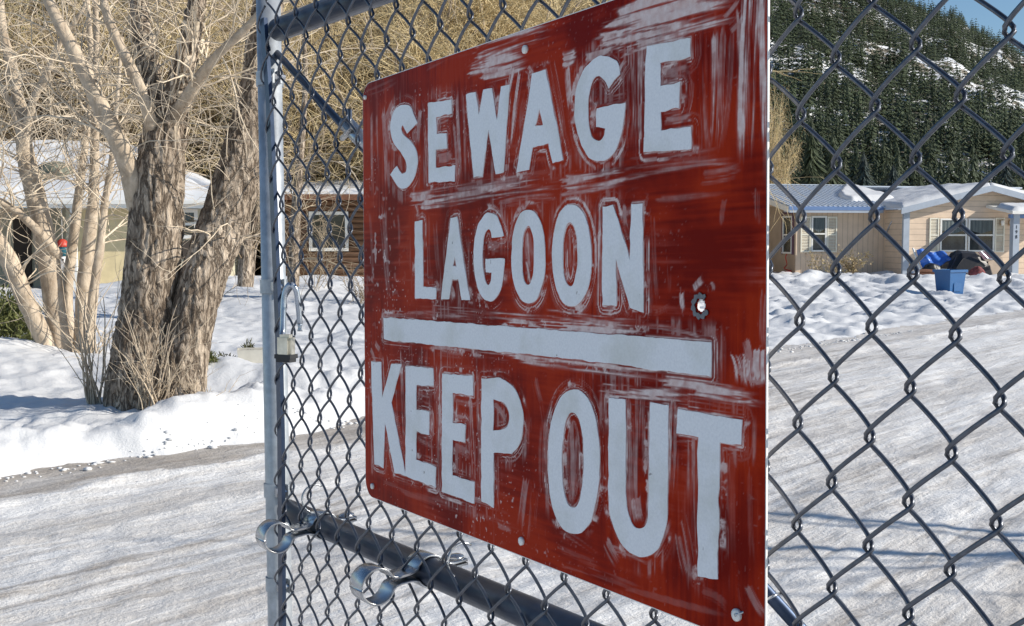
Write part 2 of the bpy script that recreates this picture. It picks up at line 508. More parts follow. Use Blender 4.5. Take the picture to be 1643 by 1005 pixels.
GX, GY = fan(2.0, 62.0, 760, 430, .66)
S_, T_ = road_sd(GX, GY)
GZ = lawn_h(GX, GY) - sm(45, 62, GY) * .0
F_ = grid_faces(*GX.shape)
keep = (np.minimum.reduce([S_[:-1, :-1], S_[1:, 1:], S_[1:, :-1], S_[:-1, 1:]]) > -.35)
gr = mesh_obj("snow_ground", np.stack([GX, GY, GZ], -1), F_[keep].reshape(-1, 4), M['snow'])
kind(gr, "structure")
GX2, GY2 = fan(1.6, 62.0, 560, 440, .8)
S2, T2 = road_sd(GX2, GY2)
GZ2 = road_h(GX2, GY2)
keep = (np.maximum.reduce([S2[:-1, :-1], S2[1:, 1:], S2[1:, :-1], S2[:-1, 1:]]) < .35)
rd_ = mesh_obj("icy_road", np.stack([GX2, GY2, GZ2], -1), grid_faces(*GX2.shape)[keep].reshape(-1, 4), M['road'])
kind(rd_, "structure")
dirt = sm(-.60, -.38, S2) * (1 - .5 * sm(3.5, 7, T2)) * (.35 + .9 * fbm(T2 * 1.1, S2 * 5, oct=4, seed=51))
dirt = np.clip(dirt, 0, 1)
a_ = rd_.data.attributes.new("dirt", 'FLOAT', 'POINT'); a_.data.foreach_set("value", dirt.astype(np.float32).ravel())

trk = 0
for k_, sc0 in enumerate((-1.25, -2.75, -3.9, -5.3, -6.9)):
    trk = trk + np.exp(-((S2 - sc0 - .5 * (fbm(T2 * .10, T2 * 0 + k_, oct=2, seed=55) - .5)) / (.16 + .05 * k_ % .1)) ** 2)
trk = np.clip(trk, 0, 1) * sm(.32, .6, fbm(T2 * .5, S2 * 3, oct=4, seed=56)) * .6
a_ = rd_.data.attributes.new("track", 'FLOAT', 'POINT'); a_.data.foreach_set("value", trk.astype(np.float32).ravel())
# crumbs of ploughed snow along the foot of the bank
CV = []; CF = []; rgs = np.random.default_rng(3)
ico = [(0, 0, 1), (.9, 0, .3), (.28, .85, .3), (-.72, .53, .3), (-.72, -.53, .3), (.28, -.85, .3), (.5, .4, -.6), (-.5, .4, -.6), (0, -.6, -.6)]
icf = [[0, 1, 2], [0, 2, 3], [0, 3, 4], [0, 4, 5], [0, 5, 1], [1, 6, 2], [2, 6, 7], [2, 7, 3], [3, 7, 4], [4, 7, 8], [4, 8, 5], [5, 8, 1], [1, 8, 6]]
ct = rgs.uniform(-2, 14, 700)[:700]; cs_ = rgs.normal(.0, .05, 700)
for t0_, s0_ in zip(ct, cs_):
    x, y = RQ + RTAN * t0_ + RNOR * s0_
    if y < 3: continue
    r0_ = rgs.uniform(.005, .014) * (1 + 1.5 * rgs.random() ** 6)
    z = max(float(lawn_h(x, y)), float(road_h(x, y))) + r0_ * .2
    b0_ = len(CV); k_ = rgs.uniform(.6, 1.3, (len(ico), 1)); P_ = np.array(ico) * np.array([1.5, 1.1, .55]) * k_ * r0_ + np.array([x, y, z])
    CV += P_.tolist(); CF += [[a + b0_ for a in f] for f in icf]
kind(mesh_obj("snow_crumbs", np.array(CV), np.array(CF), M['snow'], None, False), "stuff")

# the wider snow field under and around everything
xs = np.linspace(-420, 420, 60); ysf = np.linspace(-160, 700, 60)
FX, FY = np.meshgrid(xs, ysf)
fz = np.full_like(FX, -.16)
ff = mesh_obj("snow_field", np.stack([FX, FY, fz], -1), grid_faces(*FX.shape).reshape(-1, 4), M['snow'])
kind(ff, "structure")

# ------------------------------------------------------------------ mountain and hillside
def mount_e(u):
    px = CX + FOC * u
    e = (375 - (px - 1417) * .40 + 5 * np.sin(px * .03) + 4 * np.sin(px * .083 + 1)) / FOC
    e = np.minimum(e, .27)
    return np.maximum(e, .03)

YR, YB = 640.0, 170.0
def mount_h(u, y):
    e = mount_e(u)
    k = np.clip((y - YB) / (YR - YB), 0, 1.4)
    k = np.where(k > 1, 1 - (k - 1) * .8, k)
    h = (e * YR + EYE) * (k ** 1.12) - .3
    h = h + sm(.02, .2, k) * ((fbm(u * y / 40, y / 40, oct=4, seed=61) - .5) * 16 * np.minimum(1, k * 2 + .2)) * (1 - .7 * sm(.85, 1, k))
    h = h + (fbm(u * y / 9, y / 9, oct=3, seed=62) - .5) * 4 * sm(.02, .2, k)
    return h * sm(-.02, .05, u + .02) - 1.0

us = np.linspace(-.03, .75, 260); ym = np.linspace(YB, 820, 200)
MY, MU = np.meshgrid(ym, us, indexing='ij')
MZ = mount_h(MU, MY)
m, nt, b = newmat("mountain_snow_and_rock")
v = coords(nt)
n1 = noise(nt, .045, 6, .65, v); n2 = noise(nt, .35, 5, .6, v)
ad = N(nt, "ShaderNodeMath", operation='MULTIPLY_ADD'); ad.inputs[1].default_value = .45
nt.links.new(n2.outputs[0], ad.inputs[0]); nt.links.new(n1.outputs[0], ad.inputs[2])
r = ramp(nt, ad.outputs[0], [(.64, (.13, .11, .08)), (.70, (.20, .17, .13)), (.74, (.80, .82, .85))])
# bare reddish rock near the crest
tc = N(nt, "ShaderNodeTexCoord"); sx_ = N(nt, "ShaderNodeSeparateXYZ"); nt.links.new(tc.outputs["Object"], sx_.inputs[0])
zr = N(nt, "ShaderNodeMapRange"); zr.inputs[1].default_value = 112; zr.inputs[2].default_value = 124
nt.links.new(sx_.outputs[2], zr.inputs[0])
rk = ramp(nt, n2.outputs[0], [(.3, (.15, .11, .10)), (.6, (.30, .23, .21))])
mx = N(nt, "ShaderNodeMix", data_type='RGBA')
nt.links.new(zr.outputs[0], mx.inputs["Factor"]); nt.links.new(r.outputs[0], mx.inputs["A"]); nt.links.new(rk.outputs[0], mx.inputs["B"])
nt.links.new(mx.outputs["Result"], b.inputs["Base Color"]); b.inputs["Roughness"].default_value = .9
bump(nt, b, n2.outputs[0], .5, 1.0)
mo = mesh_obj("mountain", np.stack([MU * MY, MY, MZ], -1), grid_faces(*MY.shape).reshape(-1, 4), m)
kind(mo, "structure")

m, nt, b = newmat("dry_hillside")
v = coords(nt)
n1 = noise(nt, .25, 6, .65, v); n2 = noise(nt, 2.2, 5, .6, v)
ad = N(nt, "ShaderNodeMath", operation='MULTIPLY_ADD'); ad.inputs[1].default_value = .6
nt.links.new(n2.outputs[0], ad.inputs[0]); nt.links.new(n1.outputs[0], ad.inputs[2])
r = ramp(nt, ad.outputs[0], [(.6, (.085, .065, .035)), (.8, (.17, .13, .07)), (1.0, (.30, .23, .12))])
nt.links.new(r.outputs[0], b.inputs["Base Color"]); b.inputs["Roughness"].default_value = .9
bump(nt, b, n2.outputs[0], .8, .4)
us = np.linspace(-.75, .21, 160); ym = np.linspace(52, 120, 80)
HY, HU = np.meshgrid(ym, us, indexing='ij')
def hill_h(u, y):
    k = np.clip((y - 52) / 45, 0, 1)
    h = 27 * sm(0, 1, k) * (1 - sm(.10, .205, u)) + (fbm(u * y / 3, y / 3, oct=4, seed=71) - .5) * 2.0 * np.minimum(1, k * 4)
    return h - .3
hi = mesh_obj("hillside", np.stack([HU * HY, HY, hill_h(HU, HY)], -1), grid_faces(*HY.shape).reshape(-1, 4), m)
kind(hi, "structure")

# ------------------------------------------------------------------ conifers on the mountain
def conifer_arrays(rg, layers=10, spikes=8, width=.2, droop=.05):
    V = []; F = []
    for i in range(layers):
        z = .10 + .88 * (i / layers) ** .92
        rad = width * (1 - z) ** .75 * rg.uniform(.75, 1.15) + .012
        off = rg.uniform(0, 6.28)
        for k in range(spikes):
            th = off + k * 6.283 / spikes + rg.normal(0, .18)
            rr = rad * rg.uniform(.6, 1.2); dz = rg.normal(0, .012)
            w = 3.0 / spikes * rg.uniform(.8, 1.2)
            b = len(V)
            V += [(0, 0, z + .075 + dz), (rr * .62 * math.cos(th - w * .6), rr * .62 * math.sin(th - w * .6), z + dz),
                  (rr * math.cos(th), rr * math.sin(th), z - droop * rr / width + dz), (rr * .62 * math.cos(th + w * .6), rr * .62 * math.sin(th + w * .6), z + dz)]
            F.append((b, b + 1, b + 2, b + 3))
    b = len(V)
    V += [(.012, 0, .9), (-.012, .01, .9), (0, -.012, .9), (0, 0, 1.02)]
    F += [(b, b + 1, b + 3, b + 3), (b + 1, b + 2, b + 3, b + 3), (b + 2, b, b + 3, b + 3)]
    return np.array(V), np.array([f for f in F if f[2] != f[3]])

def cone_trunk(h0=0.0, h1=.5, r=.018):
    mb = MB(); mb.tube([(0, 0, -.06), (0, 0, h1)], [r, r * .5], 5); return mb

con_me = []; tr_me = None
rgc = np.random.default_rng(11)
cone_V = []
for k in range(5):
    V, F = conifer_arrays(rgc, 11, 8, rgc.uniform(.19, .28), .02)
    cone_V.append((V, F))
low_V = [conifer_arrays(rgc, 6, 5, rgc.uniform(.22, .32), .02) for k in range(6)]
nc_ = 26000
u_ = np.where(rgc.random(nc_) < .2, rgc.uniform(.08, .56, nc_), rgc.uniform(.205, .455, nc_))
y_c = YB + 3 + (YR - YB + 12) * rgc.random(nc_) ** .8
x_c = u_ * y_c
dn = fbm(x_c / 9, y_c / 16, oct=3, seed=81) * .6 + fbm(x_c / 40, y_c / 70, oct=2, seed=82) * .4
kk = (y_c - YB) / (YR - YB)
ok = dn > .37 + .12 * rgc.random(nc_) - np.where(kk > .8, .05, 0) - np.where(u_ < .27, .06, 0)
ok = ok | ((u_ < .272) & (u_ > .2) & (rgc.random(nc_) < .55))
spots = np.stack([u_, y_c], 1)[ok][:9600]
nv_ = 900
vy = rgc.uniform(96, YB + 4, nv_); vu = rgc.uniform(.12, .5, nv_)
vk = fbm(vu * vy / 14, vy / 22, oct=3, seed=83) > .44
spots = np.concatenate([np.stack([vu, vy], 1)[vk], spots])
spots = np.array(spots)
zz = np.where(spots[:, 1] < YB + 2, -.25, mount_h(spots[:, 0], spots[:, 1]))
px_ = CX + FOC * spots[:, 0]
py_ = HOR - FOC * (zz + 7 - EYE) / spots[:, 1]
hts = (2.6 + 7.6 * rgc.random(len(spots)) ** 1.6) * (1 - .12 * (spots[:, 1] > 500))
seen = (px_ > 1232) & (px_ < 1650) & (py_ < 300) & (py_ > -10)
order = np.argsort(np.where(seen, spots[:, 1] / hts, 1e9))
indiv = set(order[:280].tolist())
crown_meshes = []
for V, F in cone_V:
    o = mesh_obj("crown", V, F, M['needle'], None, False)
    crown_meshes.append(o.data); bpy.data.objects.remove(o)
o = cone_trunk().build("trunk", M['conetrunk']); trunk_mesh = o.data; bpy.data.objects.remove(o)
SV = []; SF = []; so = 0
wv2 = rgc.uniform(.7, 1.6, len(spots))
for i, (u, y) in enumerate(spots):
    x = u * y; h = hts[i]; a = rgc.uniform(0, 6.28); k = i % 5
    if i in indiv:
        t = thing("conifer_tree", "dark green conifer, one of many on the snowy mountain slope", "tree", "conifers on the mountain slope", (x, y, zz[i]))
        t.rotation_euler = (rgc.normal(0, .035), rgc.normal(0, .035), a); wv = rgc.uniform(.7, 1.45); t.scale = (h * wv, h * wv, h)
        for nm, me in (("crown", crown_meshes[k]), ("trunk", trunk_mesh)):
            link(bpy.data.objects.new(nm, me), t)
    else:
        V, F = low_V[i % 6]; V = V * np.array([wv2[i], wv2[i], 1])
        c, s = math.cos(a), math.sin(a)
        W = np.stack([(V[:, 0] * c - V[:, 1] * s) * h, (V[:, 0] * s + V[:, 1] * c) * h, V[:, 2] * h], -1) + np.array([x, y, zz[i]])
        SV.append(W); SF.append(F + so); so += len(W)
fo = mesh_obj("far_conifer_wood", np.concatenate(SV), np.concatenate(SF), M['needle'], None, False)
kind(fo, "stuff")

# nearer spruces behind the beige house
def spruce(px, top, bot, y, label, wid=.26, mat='spruce', nm="spruce_tree", cat="tree", group=None):
    p = at(px, bot, y); q = at(px, top, y)
    z0 = -.1; h = q[2] - z0
    t = thing(nm, label, cat, group, (p[0], y, z0))
    V, F = conifer_arrays(rgc, 44, 22, wid * 1.25, .06)
    V = V * h; V[:, :2] *= 1 + .15 * (rgc.random((len(V), 1)) - .5)
    mesh_obj("crown", V, F, M[mat], t, False)
    mb = MB(); mb.tube([(0, 0, -.1), (0, 0, h * .9)], [h * .02, h * .006], 7); mb.build("trunk", M['conetrunk'], t)
    return t
spruce(1384, 248, 330, 66, "dense blue green spruce behind the ridge of the beige house", .27)
spruce(1432, 268, 330, 68, "smaller dark spruce just right of the dense spruce behind the beige house", .30)
spruce(1612, 262, 330, 70, "dark spruce rising behind the gable peak of the beige house", .30)
spruce(1300, 196, 330, 120, "tall green conifer above the metal roof of the beige house", .20, 'needle')
spruce(1334, 215, 330, 124, "slim green conifer between the tall conifer and the dense spruce", .18, 'needle')

# ------------------------------------------------------------------ bare brush behind the houses
def brush_arrays(rg, h, spread, stems, br, tw, thick, droop):
    base = np.stack([rg.normal(0, spread * .12, stems), rg.normal(0, spread * .12, stems), np.zeros(stems)], 1)
    d = np.stack([rg.normal(0, .28, stems), rg.normal(0, .28, stems), np.ones(stems)], 1)
    P0 = grow(rg, base, d, h * rg.uniform(.6, 1.0, stems), 9, .09)
    R0 = taper(rg.uniform(.7, 2.2, stems) * thick, 9, .3)
    q, dd, r, _ = spawn(rg, P0, R0, br, .15, 1, 45, .15)
    P1 = grow(rg, q, dd, h * rg.uniform(.14, .34, br), 6, .14, droop * .5)
    R1 = taper(np.minimum(r * .6, thick * .5), 6, .4)
    q, dd, r, _ = spawn(rg, P1, R1, tw, .1, 1, 40, .05)
    P2 = grow(rg, q, dd, h * rg.uniform(.06, .17, tw), 5, .2, droop)
    R2 = taper(np.minimum(r * .7, thick * .26) + .002, 5, .5)
    return [batch_tubes(P0, R0, 5), batch_tubes(P1, R1, 3), batch_tubes(P2, R2, 3)]

rgb = np.random.default_rng(21)
brush = []
for k in range(4):
    L = brush_arrays(rgb, 8.5, 5, 26, 520, 3300, .05, [-.05, -.12, -.02, -.09][k])
    s = mesh_obj("stems", *L[0], None); bpy_s = s.data; bpy.data.objects.remove(s)
    t_ = mesh_obj("twigs", *join_batches(L[1:]), None, None, False); bpy_t = t_.data; bpy.data.objects.remove(t_)
    brush.append((bpy_s, bpy_t))
brush_gold = []
brush_brown = []
for q, (a, b_) in enumerate(brush):
    dst, m1, m2 = (brush_gold, 'palebark', 'goldtwig') if q < 2 else (brush_brown, 'bark', 'browntwig')
    a.materials.clear(); a.materials.append(M[m1]); b_.materials.clear(); b_.materials.append(M[m2]); dst.append((a, b_))

def brush_tree(px, y, h, gold, k, lab, grp):
    x = (px - CX) / FOC * y
    a, b_ = (brush_gold if gold else brush_brown)[k % 2]
    t = thing("bare_willow" if gold else "bare_brush_tree", lab, "tree", grp, (x, y, -.1))
    t.rotation_euler = (0, 0, rgb.uniform(0, 6.28)); s = h / 8.5; w = s * rgb.uniform(1.0, 1.25); t.scale = (w, w, s)
    link(bpy.data.objects.new("stem", a), t); link(bpy.data.objects.new("twigs", b_), t)["kind"] = "stuff"
    return t
lab_g = "golden leafless willow in the thicket behind the houses"
lab_b = "brown leafless brush tree in the thicket behind the houses"
k = 0
for y, h, step, off in ((41, 8.8, 88, 0), (46, 11.0, 92, 40), (51, 13.0, 100, 15)):
    for px in np.arange(-90 + off, 930, step):
        gold = px > 560 or (px > 180 and k % 3) or k % 4 == 0
        brush_tree(px + rgb.normal(0, 14), y + rgb.normal(0, 1), h * rgb.uniform(.85, 1.15), gold, k, lab_g if gold else lab_b,
                   "willows behind the houses" if gold else "brush trees behind the houses"); k += 1
# olive conifers far left behind the yellow house
for px, top, y, w, lb in ((-20, -160, 44, .30, "olive conifer at the far left behind the snowy roof"), (60, -90, 48, .28, "olive conifer behind the pale multi stemmed tree"), (118, -40, 52, .26, "rightmost olive conifer behind the snowy roof")):
    spruce(px, top, 330, y, lb, w, 'olive', "olive_conifer")
# pale dry leaved bush just right of the sign, before the mountain
t = brush_tree(1238, 50, 7.2, True, 1, "pale bare bush at the left corner of the beige house", None)
t.scale = (t.scale[0] * .26, t.scale[1] * .26, t.scale[2])
tv = rgb.normal(0, 1, (500, 3)) * np.array([2.2, 1.8, 1.3]) + np.array([0, 0, 4.0])
LV = []; LF = []
for i, c in enumerate(tv):
    a = rgb.normal(0, 1, 3); a /= np.linalg.norm(a); b_ = np.cross(a, rgb.normal(0, 1, 3)); b_ /= np.linalg.norm(b_)
    LV += [c - a * .07, c + b_ * .04, c + a * .07, c - b_ * .04]; LF.append([4 * i, 4 * i + 1, 4 * i + 2, 4 * i + 3])
kind(mesh_obj("dead_leaves", np.array(LV), np.array(LF), M['deadleaf'], t, False), "stuff")

# ------------------------------------------------------------------ the two trees on the lawn
def spline(ctrl, n):
    c = np.array(ctrl, float); k = len(c)
    c = np.vstack([2 * c[0] - c[1], c, 2 * c[-1] - c[-2]])
    s = np.linspace(0, k - 1 - 1e-6, n); i = s.astype(int); f = (s - i)[:, None]
    p0, p1, p2, p3 = c[i], c[i + 1], c[i + 2], c[i + 3]
    return .5 * (2 * p1 + (p2 - p0) * f + (2 * p0 - 5 * p1 + 4 * p2 - p3) * f * f + (3 * p1 - p0 - 3 * p2 + p3) * f ** 3)

def limb(ctrl, n):
    "ctrl: (px, py, radius in px, y) -> centre line and radii"
    pts = [np.append(at(a, b, y), r * y / FOC) for a, b, r, y in ctrl]
    s = spline(pts, n)
    return s[:, :3], np.maximum(s[:, 3], .002)

def bark_tube(p, rad, sides, amp, fs=9.0, fz=2.0, seed=0):
    n = len(p); t, a, b = frames(p)
    th = np.arange(sides) * 2 * math.pi / sides
    dirv = np.cos(th)[None, :, None] * a[:, None] + np.sin(th)[None, :, None] * b[:, None]
    V = p[:, None] + rad[:, None, None] * dirv
    q = V * np.array([fs, fs, fz])
    w = fbm(V[..., 0] * 3, V[..., 1] * 3, V[..., 2] * 1.5, 3, seed + 5)
    rd1 = np.abs(fbm(q[..., 0] + w * 2, q[..., 1] + w * 2, q[..., 2], 4, seed) - .5) * 2
    d = amp * (np.minimum(rd1 * 3.2, 1.1) - .7) + amp * .9 * (w - .5) + .3 * amp * (fbm(q[..., 0] * 3, q[..., 1] * 3, q[..., 2] * 4, None if False else 2, seed + 9) - .5)
    V = V + dirv * (d * np.minimum(1, rad / rad.max() + .2)[:, None])[..., None]
    i, k = np.meshgrid(np.arange(n - 1), np.arange(sides), indexing='ij'); k2 = (k + 1) % sides
    F = np.stack([i * sides + k, i * sides + k2, (i + 1) * sides + k2, (i + 1) * sides + k], -1).reshape(-1, 4)
    return V.reshape(-1, 3), F

TY = 8.75
big = thing("old_willow_tree", "thick double trunked bare tree with furrowed bark on the snowy bank", "tree", None, tuple(at(250, 640, TY)))
bigo = np.array(big.location)
def put(name, v, f, m, par, smooth=True):
    return mesh_obj(name, v - np.array(par.location), f, m, par, smooth)
pa, ra = limb([(226, 690, 70, TY), (230, 640, 60, TY), (231, 600, 55, TY), (231, 550, 49, TY), (240, 480, 44.5, TY), (248, 400, 43, TY), (252, 330, 41, TY), (258, 260, 38, TY), (268, 205, 33, TY), (275, 172, 26, TY)], 230)
put("trunk", *bark_tube(pa, ra, 120, .024, 18, 4.6, 1), M['bark'], big)
pb, rb = limb([(290, 690, 48, TY - .12), (291, 640, 40, TY - .1), (298, 570, 36, TY - .05), (316, 480, 36, TY), (343, 400, 37, TY + .1), (371, 320, 37, TY + .2), (395, 240, 35, TY + .3), (411, 170, 32, TY + .4), (424, 90, 28, TY + .5), (430, 0, 24, TY + .5), (434, -110, 18, TY + .5)], 250)
o = put("trunk", *bark_tube(pb, rb, 110, .015, 21, 4.2, 2), M['bark'], big); o["label"] = "leaning second trunk of the tree with finer bark"
limbs = [
    [(262, 215, 26, TY), (252, 165, 19, TY + .05), (240, 110, 17, TY + .1), (230, 60, 16, TY + .2), (222, 0, 15, TY + .3), (214, -90, 12, TY + .4)],
    [(272, 205, 27, TY), (284, 150, 21, TY - .05), (298, 95, 18, TY - .1), (310, 40, 15, TY - .1), (318, -10, 13, TY - .1), (330, -100, 10, TY)],
    [(276, 195, 15, TY), (300, 158, 11, TY - .2), (325, 118, 9, TY - .3), (352, 86, 7.5, TY - .4), (388, 52, 6.5, TY - .5), (425, 10, 5, TY - .6), (450, -40, 4, TY - .6)],
    [(225, 330, 22, TY), (208, 275, 16, TY - .1), (188, 225, 15, TY - .2), (165, 178, 14, TY - .25), (140, 125, 13, TY - .3), (112, 70, 11, TY - .35), (84, 15, 9, TY - .4), (50, -60, 7, TY - .4)],
    [(248, 225, 14, TY), (237, 180, 9.5, TY - .2), (224, 140, 9, TY - .25), (208, 105, 8.5, TY - .3), (190, 68, 8, TY - .3), (172, 25, 7, TY - .35), (160, -30, 6, TY - .35)],
]
LP = []
for i, c in enumerate(limbs):
    p, r = limb(c, 60)
    put("limb", *bark_tube(p, r, 22, .010 if i < 2 else .005, 14, 3, 10 + i), M['bark'] if i < 2 else M['palebark'], big)
    LP.append((p[::6][:10], r[::6][:10]))
P0 = np.stack([p for p, _ in LP] + [pb[90:240:15]]); R0 = np.stack([r for _, r in LP] + [rb[90:240:15] * .3])
rgt = np.random.default_rng(5)
def twiggery(P0, R0, n1, n2, l1, l2, thick, ang=55, droop=0.0, n1p=9, t0=.05):
    q, d, r, _ = spawn(rgt, P0, R0, n1, t0, 1, ang, .1)
    L1 = rgt.uniform(*l1, n1)
    P1 = grow(rgt, q, d, L1, n1p, .16, droop); R1 = taper(np.minimum(r * .4, rgt.uniform(.4, 1, n1) * thick), n1p, .3)
    q, d, r, _ = spawn(rgt, P1, R1, n2, .1, 1, 42, 0)
    P2 = grow(rgt, q, d, rgt.uniform(*l2, n2), 7, .2, droop); R2 = taper(np.minimum(r * .7, thick * .35) + .0006, 7, .35)
    return P1, R1, P2, R2
P1, R1, P2, R2 = twiggery(P0, R0, 120, 640, (.4, 1.6), (.15, .8), .0095, 60, -.03)
v, f = join_batches([batch_tubes(P1, R1, 5), batch_tubes(P2, R2, 3)])
put("twigs", v, f, M['twig'], big)["kind"] = "stuff"
# flaky lumps of dead leaves and shredded bark in the fork: thin hanging strips
sv = []; sf = []
for i in range(260):
    k = rgt.integers(0, 2); p, r = (LP[1] if k else LP[0]); j = rgt.integers(0, 8)
    th = rgt.uniform(0, 6.28); c = p[j] + np.array([math.cos(th), math.sin(th), 0]) * (r[j] + rgt.uniform(0, .05))
    l = rgt.uniform(.04, .16); w = rgt.uniform(.006, .02); a = np.array([math.cos(th + 1.5), math.sin(th + 1.5), 0]) * w
    e = c + np.array([rgt.normal(0, .02), rgt.normal(0, .02), -l])
    sv += [c - a, c + a, e + a * .4, e - a * .4]; sf.append([4 * i, 4 * i + 1, 4 * i + 2, 4 * i + 3])
put("bark_strips", np.array(sv), np.array(sf), M['twig'], big, False)["kind"] = "stuff"

# shoots round the foot of the big tree
def shoots(px, py, y, n, l, thick, lab, name="tree_shoots", spread=.25, tilt=.35, bundle=.06):
    c = at(px, py, y); c[2] = ground_at(c[0], c[1]) - .03
    t = thing(name, lab, "shoots", None, tuple(c))
    base = np.stack([rgt.normal(0, bundle, n), rgt.normal(0, bundle * .6, n), np.zeros(n)], 1)
    d = np.stack([rgt.normal(0, tilt, n), rgt.normal(-.05, tilt * .6, n), np.ones(n)], 1)
    P = grow(rgt, base, d, rgt.uniform(*l, n), 9, .06); Rd = taper(rgt.uniform(.35, 1, n) * thick, 9, .3)
    big_ = np.argsort(-Rd[:, 0])[:max(3, n // 6)]
    for i in big_:
        mesh_obj("shoot", *batch_tubes(P[i:i + 1], Rd[i:i + 1], 6), M['palebark'], t)
    rest = [i for i in range(n) if i not in set(big_.tolist())]
    q, dd, r, _ = spawn(rgt, P, Rd, n * 3, .2, 1, 38, .1)
    P2 = grow(rgt, q, dd, rgt.uniform(l[0] * .2, l[1] * .4, n * 3), 6, .12); R2 = taper(np.minimum(r * .6, thick * .3) + .0008, 6, .4)
    v, f = join_batches([batch_tubes(P[rest], Rd[rest], 5), batch_tubes(P2, R2, 3)])
    mesh_obj("twigs", v, f, M['twig'], t)["kind"] = "stuff"
    return t
shoots(246, 652, TY - .28, 46, (.25, .85), .007, "tangle of pale thin shoots at the foot of the thick double trunk", tilt=.5)
t = shoots(240, 650, TY - .34, 10, (.4, .6), .011, "cluster of stouter cut shoots before the thick double trunk", tilt=.14, bundle=.05)
shoots(152, 628, TY + .05, 20, (.5, 1.0), .012, "upright pale shoots in the snow left of the thick double trunk", tilt=.16, bundle=.05)
shoots(300, 640, TY - .2, 30, (.12, .4), .005, "low brown twigs around the right side of the tree foot", tilt=.6, bundle=.12)

# the pale tree with several stems
PY = 12.4
pale = thing("pale_multi_stem_tree", "pale smooth barked tree with several slanting stems left of the thick trunk", "tree", None, tuple(at(95, 545, PY)))
stems = [
    [(75, 570, 14, PY - .2), (68, 540, 14, PY - .2), (40, 480, 14, PY - .3), (14, 418, 14.5, PY - .4), (-18, 372, 14, PY - .5), (-60, 320, 13, PY - .6)],
    [(100, 575, 19, PY), (96, 545, 18, PY), (86, 480, 17, PY), (75, 400, 17.5, PY), (58, 320, 16, PY), (42, 255, 14, PY), (36, 205, 11, PY), (22, 120, 9, PY), (5, 50, 7, PY), (-5, -40, 6, PY)],
    [(128, 570, 13, PY + .1), (130, 545, 12, PY + .1), (134, 470, 11.5, PY + .1), (141, 400, 11, PY + .1), (150, 320, 9, PY + .1), (152, 240, 7, PY + .1), (152, 150, 5.5, PY + .1), (155, 60, 4.5, PY + .1), (150, -30, 4, PY)],
    [(140, 570, 10, PY - .1), (143, 545, 9, PY - .1), (150, 470, 8, PY - .1), (160, 400, 7, PY - .1), (168, 330, 6, PY - .1), (180, 250, 4.5, PY - .2), (188, 160, 3.5, PY - .2), (196, 60, 3, PY)],
    [(110, 570, 10, PY + .3), (112, 545, 9, PY + .3), (108, 470, 8.5, PY + .4), (118, 380, 8, PY + .4), (128, 300, 6.5, PY + .4), (140, 200, 5.5, PY + .5), (146, 100, 4.5, PY + .5), (140, 0, 4, PY + .5)],
    [(92, 410, 9, PY), (60, 370, 7, PY - .3), (20, 335, 6, PY - .5), (-30, 310, 5, PY - .7)],
    [(40, 215, 9, PY), (52, 165, 6.5, PY - .1), (72, 125, 5.5, PY - .2), (95, 70, 4.5, PY - .3), (130, 20, 3.5, PY - .4), (150, -20, 3, PY - .4)],
    [(37, 215, 9, PY), (18, 170, 6, PY - .1), (-10, 120, 5, PY - .2), (-30, 60, 4, PY - .3)],
]
SP = []
for i, c in enumerate(stems):
    p, r = limb(c, 50)
    put("stem", *bark_tube(p, r, 22, .007, 12, 4, 40 + i), M['palebark'], pale)
    SP.append((p[::5], r[::5]))
P0 = np.stack([p for p, _ in SP]); R0 = np.stack([r for _, r in SP])
P1, R1, P2, R2 = twiggery(P0, R0, 165, 900, (.5, 2.2), (.2, 1.1), .0115, 55, -.03, t0=.45)
v, f = join_batches([batch_tubes(P1, R1, 5), batch_tubes(P2, R2, 3)])
put("twigs", v, f, M['twig'], pale)["kind"] = "stuff"
# low shoots fanning from its foot
shoots(150, 560, PY - .5, 10, (.9, 1.7), .012, "long shoots fanning left from the foot of the pale stems", tilt=.7, bundle=.06)
# a bare tree beside the road, outside the right edge of the view, whose branches shade the ice
tz = thing("bare_roadside_tree", "bare tree beside the icy road to the right of the gate", "tree", None, (8.6, 3.9, -.05))
P0 = grow(rgt, np.array([[0, 0, 0], [0, 0, 1.6], [0, 0, 2.0], [0, 0, 1.2]]), np.array([[.05, 0, 1], [-.5, .3, 1], [.3, .5, 1], [-.2, -.6, 1.0]]), np.array([5.5, 3.2, 3.0, 3.2]), 10, .06)
R0 = taper(np.array([.16, .07, .07, .06]), 10, .25)
P1, R1, P2, R2 = twiggery(P0, R0, 26, 120, (1.0, 2.2), (.4, 1.2), .03, 50, 0)
mesh_obj("trunk", *batch_tubes(P0[:1], R0[:1], 10), M['bark'], tz)
mesh_obj("limbs", *join_batches([batch_tubes(P0[1:], R0[1:], 8), batch_tubes(P1, R1, 5), batch_tubes(P2, R2, 3)]), M['bark'], tz)["kind"] = "stuff"
